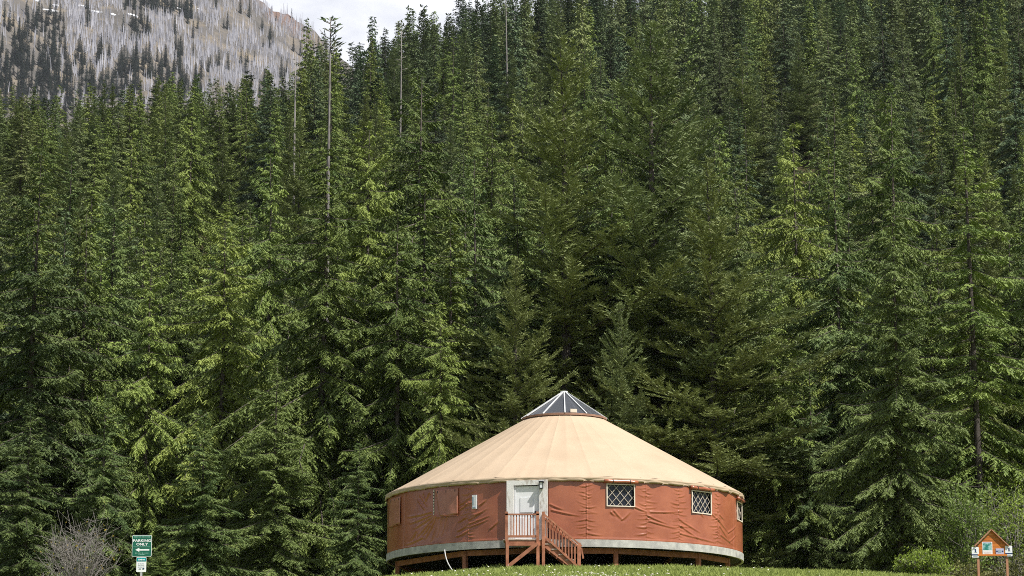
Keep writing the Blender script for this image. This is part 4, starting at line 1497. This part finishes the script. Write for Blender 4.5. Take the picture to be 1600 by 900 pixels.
YF = YC - R * math.cos(phi_d) - 1.32                          # front of the deck
YW = YC - R * math.cos(phi_d) - 0.07                          # wall side
X0, X1 = pxX(788, YF), pxX(847, YF)
Z_DECK = Z_WALL - 0.10
porch = empty('porch', ((X0 + X1) / 2, (YF + YW) / 2, float(ground_z(X0, YF))))
tag(porch, 'red-stained wooden porch with railing and stairs at the yurt door', 'porch')
W = M['redwood']
nb_ = 9
for k in range(nb_):
    y = YF + (YW - YF) * (k + 0.5) / nb_
    box('deck_board', ((X0 + X1) / 2, y, Z_DECK - 0.02), (X1 - X0 + 0.06, (YW - YF) / nb_ - 0.008, 0.04), M['deckwood'], porch)
beam('fascia', (X0 + 0.02, YF + 0.05, Z_DECK - 0.14), (X1 - 0.02, YF + 0.05, Z_DECK - 0.14), 0.05, 0.19, W, porch)
for x in (X0 + 0.05, X1 - 0.05):
    beam('side_joist', (x, YF + 0.08, Z_DECK - 0.14), (x, YW, Z_DECK - 0.14), 0.05, 0.19, W, porch, (1, 0, 0))
gz0 = lambda x, y: float(ground_z(x, y))
for x, y in ((X0 + 0.11, YF + 0.02), (X1 - 0.15, YF + 0.02), (X0 + 0.11, YW - 0.3), (X1 - 0.15, YW - 0.3)):
    beam('deck_post', (x, y, gz0(x, y) - 0.05), (x, y, Z_DECK - 0.05), 0.11, 0.11, W, porch)
    box('footing', (x, y, gz0(x, y) + 0.01), (0.24, 0.24, 0.12), M['stone'], porch)
beam('brace', (X0 + 0.10, YF - 0.065, gz0(X0, YF) + 0.14), (X1 - 0.17, YF - 0.065, Z_DECK - 0.16), 0.05, 0.13, W, porch)
RAILH = 0.92
# front railing
beam('rail_post', (X0 + 0.08, YF + 0.03, Z_DECK - 0.12), (X0 + 0.08, YF + 0.03, Z_DECK + RAILH + 0.08), 0.10, 0.10, W, porch)
beam('rail_post', (X1 - 0.16, YF + 0.03, Z_DECK - 0.12), (X1 - 0.16, YF + 0.03, Z_DECK + RAILH + 0.08), 0.10, 0.10, W, porch)
beam('rail_post', (X1 + 0.05, YF + 0.03, gz0(X1, YF)), (X1 + 0.05, YF + 0.03, Z_DECK + RAILH + 0.08), 0.11, 0.11, W, porch)
beam('rail_post', (X0 + 0.08, YW - 0.08, Z_DECK), (X0 + 0.08, YW - 0.08, Z_DECK + RAILH), 0.09, 0.09, W, porch)
beam('rail_post', (X1 + 0.05, YW - 0.20, gz0(X1, YW)), (X1 + 0.05, YW - 0.20, Z_DECK + RAILH + 0.08), 0.10, 0.10, W, porch)
beam('top_rail', (X0 + 0.02, YF + 0.03, Z_DECK + RAILH - 0.02), (X1 - 0.10, YF + 0.03, Z_DECK + RAILH - 0.02), 0.10, 0.055, W, porch)
beam('bottom_rail', (X0 + 0.13, YF + 0.03, Z_DECK + 0.10), (X1 - 0.21, YF + 0.03, Z_DECK + 0.10), 0.045, 0.08, W, porch)
n_bal = 9
for k in range(n_bal):
    x = X0 + 0.19 + (X1 - 0.27 - X0 - 0.19) * (k + 0.5) / n_bal
    beam('baluster', (x, YF + 0.03, Z_DECK + 0.13), (x, YF + 0.03, Z_DECK + RAILH - 0.05), 0.035, 0.035, W, porch)
# left side railing
beam('top_rail', (X0 + 0.08, YF + 0.09, Z_DECK + RAILH - 0.02), (X0 + 0.08, YW - 0.14, Z_DECK + RAILH - 0.02), 0.10, 0.055, W, porch, (1, 0, 0))
beam('bottom_rail', (X0 + 0.08, YF + 0.09, Z_DECK + 0.10), (X0 + 0.08, YW - 0.14, Z_DECK + 0.10), 0.045, 0.08, W, porch, (1, 0, 0))
for k in range(6):
    y = YF + 0.09 + (YW - 0.14 - YF - 0.09) * (k + 0.5) / 6
    beam('baluster', (X0 + 0.08, y, Z_DECK + 0.13), (X0 + 0.08, y, Z_DECK + RAILH - 0.05), 0.035, 0.035, W, porch)
# stairs going down to the right
XS0, XS1 = X1 + 0.11, pxX(907, YF)
zg = gz0(XS1, YF + 0.5)
NST = 6
rise = (Z_DECK - zg) / NST
run = (XS1 - XS0) / (NST - 1)
YS0, YS1 = YF + 0.03, YW - 0.20
slope = (zg - Z_DECK) / (XS1 - XS0)
for y in (YS0 + 0.06, YS1 - 0.04):
    beam('stringer', (XS0 - 0.04, y, Z_DECK - 0.13), (XS1 - 0.02, y, zg + 0.02), 0.05, 0.24, W, porch)
for k in range(NST - 1):
    z = Z_DECK - rise * (k + 1)
    x = XS0 + run * (k + 0.5)
    box('tread', (x, (YS0 + YS1) / 2, z + 0.02), (run + 0.05, YS1 - YS0 - 0.02, 0.045), M['deckwood'], porch)
for y in (YS0 + 0.0, YS1 + 0.02):
    xa, xb = XS0 + 0.0, XS1 - 0.04
    beam('rail_post', (xb, y, gz0(xb, y) - 0.05), (xb, y, zg + RAILH + 0.10), 0.10, 0.10, W, porch)
    za, zb2 = Z_DECK + RAILH - 0.03, zg + RAILH + 0.03
    beam('stair_rail', (xa - 0.02, y, za), (xb + 0.08, y, zb2 - 0.05), 0.09, 0.06, W, porch)
    beam('stair_bottom_rail', (xa, y, za - 0.80), (xb - 0.06, y, zb2 - 0.79), 0.045, 0.07, W, porch)
    for k in range(10):
        t = (k + 0.6) / 10.4
        x = xa + (xb - xa - 0.06) * t
        beam('baluster', (x, y, za + (zb2 - za) * t - 0.78), (x, y, za + (zb2 - za) * t - 0.03), 0.034, 0.034, W, porch)
beam('stair_rail', (XS1 + 0.03, YS0 - 0.01, zg + RAILH - 0.08), (XS1 + 0.10, YS0 - 0.01, zg + 0.45), 0.06, 0.06, W, porch)

# ------------------------------------------------------------------ lettering
def text_mesh(name, body, size, origin, ux, uz, mat, parent, depth=0.003, align='CENTER', sx=1.0, bold=0.0):
    cu = bpy.data.curves.new(name, 'FONT')
    cu.body = body
    cu.size = size
    cu.align_x = align
    cu.align_y = 'CENTER'
    cu.offset = bold
    cu.extrude = depth
    cu.resolution_u = 3
    ob = bpy.data.objects.new(name, cu)
    COL.objects.link(ob)
    dg = bpy.context.evaluated_depsgraph_get()
    me = bpy.data.meshes.new_from_object(ob.evaluated_get(dg))
    bpy.data.objects.remove(ob)
    co = np.empty(len(me.vertices) * 3, np.float32)
    me.vertices.foreach_get('co', co)
    co = co.reshape(-1, 3)
    ux, uz = np.asarray(ux, float), np.asarray(uz, float)
    un = np.cross(ux, uz)
    w = np.asarray(origin) + co[:, :1] * ux * sx + co[:, 1:2] * uz + co[:, 2:] * un
    me.vertices.foreach_set('co', w.astype(np.float32).ravel())
    me.materials.clear()
    me.update()
    return link(name, me, parent, mat)


def round_plate(name, c, w, h, r, ux, d, mat, parent):
    """upright plate with rounded corners; c centre of the front face, d thickness going back"""
    ux = np.asarray(ux, float)
    up = np.array((0, 0, 1.0))
    nrm = np.cross(ux, up)
    pts = []
    for cx, cz, a0 in ((w / 2 - r, h / 2 - r, 0), (-w / 2 + r, h / 2 - r, 90), (-w / 2 + r, -h / 2 + r, 180), (w / 2 - r, -h / 2 + r, 270)):
        for k in range(5):
            a = rad(a0 + 22.5 * k)
            pts.append((cx + r * math.cos(a), cz + r * math.sin(a)))
    n = len(pts)
    v = [c + ux * x + up * z for x, z in pts] + [c + ux * x + up * z - nrm * d for x, z in pts]
    f = [tuple(range(n)), tuple(range(2 * n - 1, n - 1, -1))] + [(i, n + i, n + (i + 1) % n, (i + 1) % n) for i in range(n)]
    return poly(name, v, f, mat, parent)


# ------------------------------------------------------------------ parking sign
YS = 64.0
sc_px = YS / (F * CP) * 1.0 * 1.02                            # metres per photo pixel there
c = at(221.7, 853, YS)
sw, sh = 29.5 * sc_px, 32.5 * sc_px
sg = empty('parking_sign', (c[0], YS, gz0(c[0], YS)))
tag(sg, 'green parking only sign with white arrow on a metal post', 'sign')
uxs = np.array((1.0, 0, 0))
beam('post', (c[0], YS + 0.035, gz0(c[0], YS) - 0.2), (c[0], YS + 0.035, c[2] + sh / 2 - 0.02), 0.06, 0.05, M['galv'], sg)
plate_g = round_plate('sign_plate', c, sw, sh, 0.035, uxs, 0.006, M['white'], sg)
round_plate('green_face', c + np.array((0, -0.003, 0)), sw - 0.022, sh - 0.022, 0.028, uxs, 0.0028, M['green_sign'], plate_g)
fy = -0.006


def on_sign(px, py):
    return np.array((c[0] + (px - 221.7) * sc_px, YS + fy, c[2] + (853 - py) * sc_px))


text_mesh('lettering', 'PARKING', 0.088, on_sign(221.7, 845.3), uxs, (0, 0, 1), M['white'], plate_g, 0.002, sx=1.22, bold=0.002)
text_mesh('lettering', 'ONLY', 0.088, on_sign(221.9, 850.7), uxs, (0, 0, 1), M['white'], plate_g, 0.002, sx=1.22, bold=0.002)


def smudge_line(px0, px1, py, h_px, mat, parent, seed, mk):
    """a line of print too small to read"""
    g = random.Random(seed)
    x = px0
    while x < px1:
        w = min(g.uniform(1.0, 2.2), px1 - x)
        if w > 0.5:
            cc = mk(x + w / 2, py)
            box('print_stroke', cc, (w * sc_px * 0.85, 0.003, h_px * sc_px * g.uniform(0.7, 1.0)), mat, parent)
        x += w + g.uniform(0.25, 0.6)


smudge_line(209.5, 234, 839.6, 1.5, M['paleteal'], plate_g, 1, on_sign)
box('print_line', on_sign(221.7, 854.6), (25 * sc_px, 0.003, 0.6 * sc_px), M['paleteal'], plate_g)
smudge_line(211.5, 232, 863.8, 1.2, M['paleteal'], plate_g, 2, on_sign)
smudge_line(217, 227, 866.2, 1.0, M['paleteal'], plate_g, 3, on_sign)
ar = [(212, 858.9), (218, 855.8), (218, 857.8), (233, 857.8), (233, 860.0), (218, 860.0), (218, 862.0)]
v = [on_sign(*p) for p in ar] + [on_sign(*p) + np.array((0, 0.002, 0)) for p in ar]
n = len(ar)
poly('arrow', v, [tuple(range(n))[::-1], tuple(range(n, 2 * n))] + [(i, (i + 1) % n, n + (i + 1) % n, n + i) for i in range(n)], M['white'], plate_g)
c2 = on_sign(221.6, 881) - np.array((0, fy, 0))
low = round_plate('lower_plate', c2, 14.8 * sc_px, 22 * sc_px, 0.015, uxs, 0.005, M['white'], sg)
round_plate('teal_header', c2 + np.array((0, -0.003, 7.5 * sc_px)), 14.0 * sc_px, 5.6 * sc_px, 0.01, uxs, 0.0028, M['teal'], low)
smudge_line(217, 226.5, 873.6, 2.4, M['white'], low, 6, on_sign)
for k, y in enumerate((879.5, 882, 884.2)):
    smudge_line(216.8, 226.5, y, 0.7, M['greytext'], low, 20 + k, on_sign)
box('print_block', on_sign(225, 887), (2.6 * sc_px, 0.003, 2.0 * sc_px), M['ink'], low)
box('print_block', on_sign(220, 887.2), (3.6 * sc_px, 0.003, 1.4 * sc_px), M['greytext'], low)

# ------------------------------------------------------------------ notice board at the right
YK = 97.0
mpp = YK / F * 1.0
def K(px, py, dy=0.0):
    p = at(px, py, YK)
    p[1] += dy
    return p


kb = K(1549, 900)
kio = empty('notice_board', (kb[0], YK, gz0(kb[0], YK)))
tag(kio, 'orange wooden notice board with a pitched top near the right edge', 'notice board')
for px in (1528.5, 1573.5):
    p = K(px, 866)
    beam('post', (p[0], YK + 0.06, gz0(p[0], YK) - 0.2), (p[0], YK + 0.06, K(px, 850)[2]), 0.085, 0.085, M['palewood'], kio)
# face of horizontal planks, each cut to the gable
apex = K(1548.5, 828)
lowz, topz = K(1548, 868.5)[2], apex[2] - 0.05
xl, xr = K(1528, 868)[0], K(1573, 868)[0]
eav = K(1524, 853)[2]
npl = 8
for k in range(npl):
    za, zb2 = lowz + (topz - lowz) * k / npl, lowz + (topz - lowz) * (k + 1) / npl - 0.006
    def half(z):
        return min((xr - xl) / 2, max(0.012, (apex[2] - 0.03 - z) / (apex[2] - eav) * (K(1574, 850)[0] - K(1524, 850)[0]) / 2))
    xm = (xl + xr) / 2
    a, b = half(za), half(zb2)
    y0, y1 = YK - 0.01 - 0.003 * (k % 2), YK + 0.02
    v = [(xm - a, y0, za), (xm + a, y0, za), (xm + b, y0, zb2), (xm - b, y0, zb2), (xm - a, y1, za), (xm + a, y1, za), (xm + b, y1, zb2), (xm - b, y1, zb2)]
    poly('plank', v, [(0, 1, 2, 3), (7, 6, 5, 4), (0, 4, 5, 1), (1, 5, 6, 2), (2, 6, 7, 3), (3, 7, 4, 0)], M['orangewood'], kio)
for sgn, px in ((-1, 1522.5), (1, 1576)):
    e = K(px, 853.5)
    beam('roof_board', (apex[0], YK + 0.03, apex[2] + 0.012), (e[0], YK + 0.03, e[2]), 0.26, 0.035, M['palewood'], kio)
beam('frame_rail', (xl - 0.01, YK - 0.025, lowz + 0.03), (xr + 0.01, YK - 0.025, lowz + 0.03), 0.03, 0.06, M['orangewood'], kio)
# poster
pc_ = K(1542.7, 857, -0.018)
pw, ph_ = 15.5 * mpp, 20.5 * mpp
poster = box('poster', pc_, (pw, 0.01, ph_), M['white'], kio)
box('map_print', pc_ + np.array((0, -0.007, 0.02 + ph_ * 0.10)), (pw * 0.86, 0.004, ph_ * 0.52), M['mapgreen'], poster)
for k in range(3):
    box('print_line', pc_ + np.array((0, -0.007, -ph_ * (0.26 + 0.07 * k))), (pw * (0.8 - 0.1 * k), 0.004, 0.012), M['redtext'], poster)
box('print_line', pc_ + np.array((0, -0.007, ph_ * 0.46)), (pw * 0.8, 0.004, 0.018), M['lilac'], poster)
nc = K(1562, 861.5, -0.02)
note = box('notice', nc, (12.5 * mpp, 0.012, 9 * mpp), M['lilac'], kio)
for s_ in (-1, 1):
    box('print_dot', nc + np.array((s_ * 4.4 * mpp, -0.008, 0)), (0.06, 0.004, 0.055), M['ink'], note)
box('print_block', nc + np.array((0, -0.008, 0)), (4.5 * mpp, 0.004, 4 * mpp), M['greytext'], note)
# two small trail plates on the posts
for px, py in ((1523.7, 863), (1576, 861)):
    cc = K(px, py, -0.03)
    pl_ = round_plate('trail_plate', cc, 11.0 * mpp, 16.5 * mpp, 0.03, uxs, 0.01, M['white'], kio)
    box('blue_stripe', cc + np.array((0, -0.004, -3.9 * mpp)), (10.9 * mpp, 0.005, 1.7 * mpp), M['ink'], pl_)
    box('figure_body', cc + np.array((0.01, -0.004, 2.6 * mpp)), (1.9 * mpp, 0.005, 5.0 * mpp), M['ink'], pl_)
    box('figure_foot', cc + np.array((0.02, -0.004, 0.2 * mpp)), (4.0 * mpp, 0.005, 0.8 * mpp), M['greytext'], pl_)
    box('figure_head', cc + np.array((-0.025, -0.004, 4.6 * mpp)), (1.6 * mpp, 0.005, 1.3 * mpp), M['greytext'], pl_)
    box('print_line', cc + np.array((0, -0.004, -6.6 * mpp)), (6.5 * mpp, 0.005, 0.7 * mpp), M['greytext'], pl_)


# ------------------------------------------------------------------ shrubs
def shrub(name, x, y, h, w, stems, label, leafmat=None, leaves=0, leaf=0.09, twigs=6, bare=M['twig'], fan=0.7, seed=1, cat='shrub', tipleaf=0.35):
    g = np.random.default_rng(seed)
    z = gz0(x, y) - 0.03
    root = empty(name, (x, y, z))
    tag(root, label, cat)
    sv, sf, tips = [], [], []

    def stick(pts, r0, r1):
        v, f = tube_arrays(pts, np.linspace(r0, r1, len(pts)), 3, False)
        o = len(sv)
        sv.extend(v)
        sf.extend(tuple(q + o for q in t) for t in f)
    for k in range(stems):
        a = g.uniform(0, 6.28)
        base = np.array((x + math.cos(a) * w * 0.12 * g.uniform(0, 1), y + math.sin(a) * w * 0.12, z))
        rr = w * 0.5 * math.sqrt(g.uniform(0, 1))
        hh_ = h * g.uniform(0.65, 1.0) * (1 - 0.35 * (rr / (w * 0.5)) ** 2)
        tip = base + np.array((math.cos(a) * rr, math.sin(a) * rr, hh_))
        mid = base + (tip - base) * 0.5 + np.array((-math.cos(a) * rr * 0.2 * fan, -math.sin(a) * rr * 0.2 * fan, 0.06 * h)) + g.normal(0, 0.03 * w, 3)
        m2 = mid * 0.5 + tip * 0.5 + g.normal(0, 0.02 * w, 3)
        stick([base, mid, m2, tip], 0.014 + 0.006 * h / 2, 0.006)
        tips += [(mid, tip - mid), (m2, tip - mid)]
        for q in range(twigs):
            t = g.uniform(0.3, 1)
            p = mid + (tip - mid) * t if t > 0.5 else base + (mid - base) * (t + 0.4)
            d = np.array((g.normal(0, 1), g.normal(0, 1), g.uniform(0.3, 1.3)))
            d = d / np.linalg.norm(d) * h * g.uniform(0.10, 0.24)
            stick([p, p + d * 0.55 + g.normal(0, 0.02, 3), p + d], 0.008, 0.004)
            tips.append((p, d))
    link('stems', fast_mesh('stems', sv, sf, bare, True), root)
    if leaves:
        n = leaves
        ii = g.integers(0, len(tips), n)
        P = np.array([t[0] for t in tips])[ii] + np.array([t[1] for t in tips])[ii] * (tipleaf + (1.15 - tipleaf) * g.uniform(0, 1, n))[:, None] + g.normal(0, leaf * 0.8, (n, 3))
        D = g.normal(0, 1, (n, 3)) + np.array((0, 0, 0.6))
        D /= np.linalg.norm(D, axis=1)[:, None]
        S = np.cross(D, g.normal(0, 1, (n, 3)))
        S /= np.linalg.norm(S, axis=1)[:, None]
        l = leaf * g.uniform(0.6, 1.4, n)[:, None]
        V = np.stack([P, P + D * l * 0.5 + S * l * 0.26, P + D * l, P + D * l * 0.5 - S * l * 0.26], 1).reshape(-1, 3)
        Fq = np.arange(n)[:, None] * 4 + np.array([[0, 1, 2, 3]])
        link('leaves', crown_mesh('leaves', V, Fq, np.repeat(np.clip(g.normal(0.5, 0.25, n), 0, 1), 4), leafmat), root)
    return root


def spot(px, Y):
    return at(px, 850, Y)[0], Y


x, y = spot(128, 92)
shrub('bare_shrub', x, y, 3.6, 2.5, 80, 'leafless grey shrub left of the parking sign', M['yellow'], 120, 0.09, twigs=9, seed=4, tipleaf=0.9)
x, y = spot(84, 90)
shrub('bare_shrub', x, y, 1.6, 1.6, 40, 'low leafless grey shrub at the lower left, beside the taller one', M['olive'], 60, 0.08, twigs=7, seed=5)
x, y = spot(1442, 96)
shrub('leafy_shrub', x, y, 1.3, 1.7, 110, 'bright lime green shrub left of the orange notice board', M['leaf'], 5200, 0.10, twigs=6, seed=6, tipleaf=0.1)
for k, (px, Y, h, w, lab) in enumerate(((1505, 100, 1.3, 1.6, 'olive shrub at the left post of the notice board'), (1550, 100, 1.1, 1.8, 'yellow-olive shrub seen under the notice board'), (1598, 99, 1.5, 2.0, 'olive shrub right of the notice board at picture edge'))):
    x, y = spot(px, Y)
    shrub('leafy_shrub', x, y, h, w, 60, lab, M['olive'], 2800, 0.11, twigs=6, seed=10 + k, tipleaf=0.1)
x, y = spot(1590, 108)
shrub('bare_shrub', x, y, 2.8, 2.6, 60, 'tall twiggy grey shrub behind the notice board', M['olive'], 500, 0.12, twigs=9, seed=15)
x, y = spot(1584, 109)
shrub('broadleaf_tree', x, y, 6.2, 2.8, 40, 'slender broadleaf with fresh yellow-green leaves above the notice board', M['leaf'], 5200, 0.10, twigs=9, seed=16, cat='tree', tipleaf=0.3)
x, y = spot(1512, 107)
shrub('cedar_shrub', x, y, 5.2, 2.0, 40, 'young cedar with light fronds between the cone-shaped spruce and notice board', M['fern'], 9000, 0.11, twigs=8, seed=17, tipleaf=0.1)
x, y = spot(250, 88)
plant_tree('spr1', x, y, 2.3, 'tiny yellow-green spruce just right of the parking sign post', wide=1.5)

# ------------------------------------------------------------------ meadow grass, daisies and stones
def meadow():
    g = np.random.default_rng(21)
    n = 190000
    x = g.uniform(-9, 24, n)
    y = 75 + 20.5 * g.uniform(0, 1, n) ** 0.8
    keep = np.hypot(x - XC, y - YC) > R - 0.9
    x, y = x[keep], y[keep]
    n = len(x)
    z = ground_z(x, y)
    tuft = np.clip(np.sin(x * 2.3 + y) * np.sin(y * 3.1 - x * 1.7) + 0.3, 0, 1)
    near_post = np.exp(-((np.hypot(x - XC, y - YC) - R) / 0.6) ** 2)
    h = g.uniform(0.05, 0.15, n) * (0.7 + 0.8 * tuft) * (1 + 0.8 * near_post)
    a = g.uniform(0, 6.28, n)
    w = g.uniform(0.008, 0.02, n)
    lean = g.normal(0, 0.35, (n, 2)) * h[:, None]
    p = np.stack([x, y, z - 0.01], 1)
    s = np.stack([np.cos(a) * w, np.sin(a) * w, 0 * w], 1)
    mid = p + np.stack([lean[:, 0] * 0.35, lean[:, 1] * 0.35, h * 0.6], 1)
    tip = p + np.stack([lean[:, 0], lean[:, 1], h], 1)
    V = np.stack([p - s, p + s, mid + s * 0.7, tip], 1).reshape(-1, 3)
    Fq = np.arange(n)[:, None] * 4 + np.array([[0, 1, 2, 3]])
    o = link('grass', crown_mesh('grass', V, Fq, np.repeat(np.clip(g.normal(0.5, 0.25, n) + 0.2 * tuft, 0, 1), 4), M['blade']))
    tag(o, 'short bright green grass on the knoll', kind='stuff')
    # daisies
    n = 70
    x = g.uniform(-4, 12, n)
    y = g.uniform(78, 92.5, n)
    c = np.stack([x, y, ground_z(x, y) + g.uniform(0.10, 0.2, n)], 1)
    v, f = [], []
    for q in c:
        o_ = len(v)
        r = g.uniform(0.014, 0.03)
        for k in range(6):
            a = 1.047 * k
            v.append(q + (r * math.cos(a), r * math.sin(a) * 0.6 - 0.3 * r * math.sin(a), r * math.sin(a) * 0.6))
        v.append(q + (0, -0.008, -0.002)); 
        f += [(o_ + k, o_ + (k + 1) % 6, o_ + 6) for k in range(6)]
    o = link('daisies', fast_mesh('daisies', v, f, M['petal']))
    tag(o, 'tiny white flowers dotted in the grass', kind='stuff')
    # pale stones of the worn path
    v, f = [], []
    for _ in range(330):
        px = g.normal(890, 95)
        Y = g.uniform(77.5, 86.5)
        X = at(px, 890, Y)[0]
        r = g.uniform(0.02, 0.07)
        q = np.array((X, Y, float(ground_z(X, Y)) + 0.035 + r * 0.4))
        o_ = len(v)
        for d in ((1, 0, 0), (-1, 0, 0), (0, 1, 0), (0, -1, 0), (0, 0, 1), (0, 0, -1)):
            v.append(q + np.array(d) * r * np.array((1.5, 1.2, 0.75)) * g.uniform(0.7, 1.2))
        for a_, b_ in ((0, 2), (2, 1), (1, 3), (3, 0)):
            f += [(o_ + a_, o_ + b_, o_ + 4), (o_ + b_, o_ + a_, o_ + 5)]
    o = link('pebbles', fast_mesh('pebbles', v, f, M['stone']))
    tag(o, 'pale stones scattered in the grass before the stairs', kind='stuff')


meadow()

# ------------------------------------------------------------------ summer haze in the valley air
HZ = bpy.data.materials.new('valley_air')
HZ.use_nodes = True
hnt = HZ.node_tree
hnt.nodes.clear()
h_out = hnt.nodes.new('ShaderNodeOutputMaterial')
h_vol = hnt.nodes.new('ShaderNodeVolumePrincipled')
h_vol.inputs['Color'].default_value = (0.86, 0.91, 1.0, 1)
h_vol.inputs['Density'].default_value = 0.000022
h_vol.inputs['Anisotropy'].default_value = 0.1
hnt.links.new(h_vol.outputs['Volume'], h_out.inputs['Volume'])
haze = poly('haze', boxv((0, 2300, 790), (4600, 0, 0), (0, 2600, 0), (0, 0, 830)), BOXF, HZ)
tag(haze, 'thin blue haze in the valley air', kind='stuff')
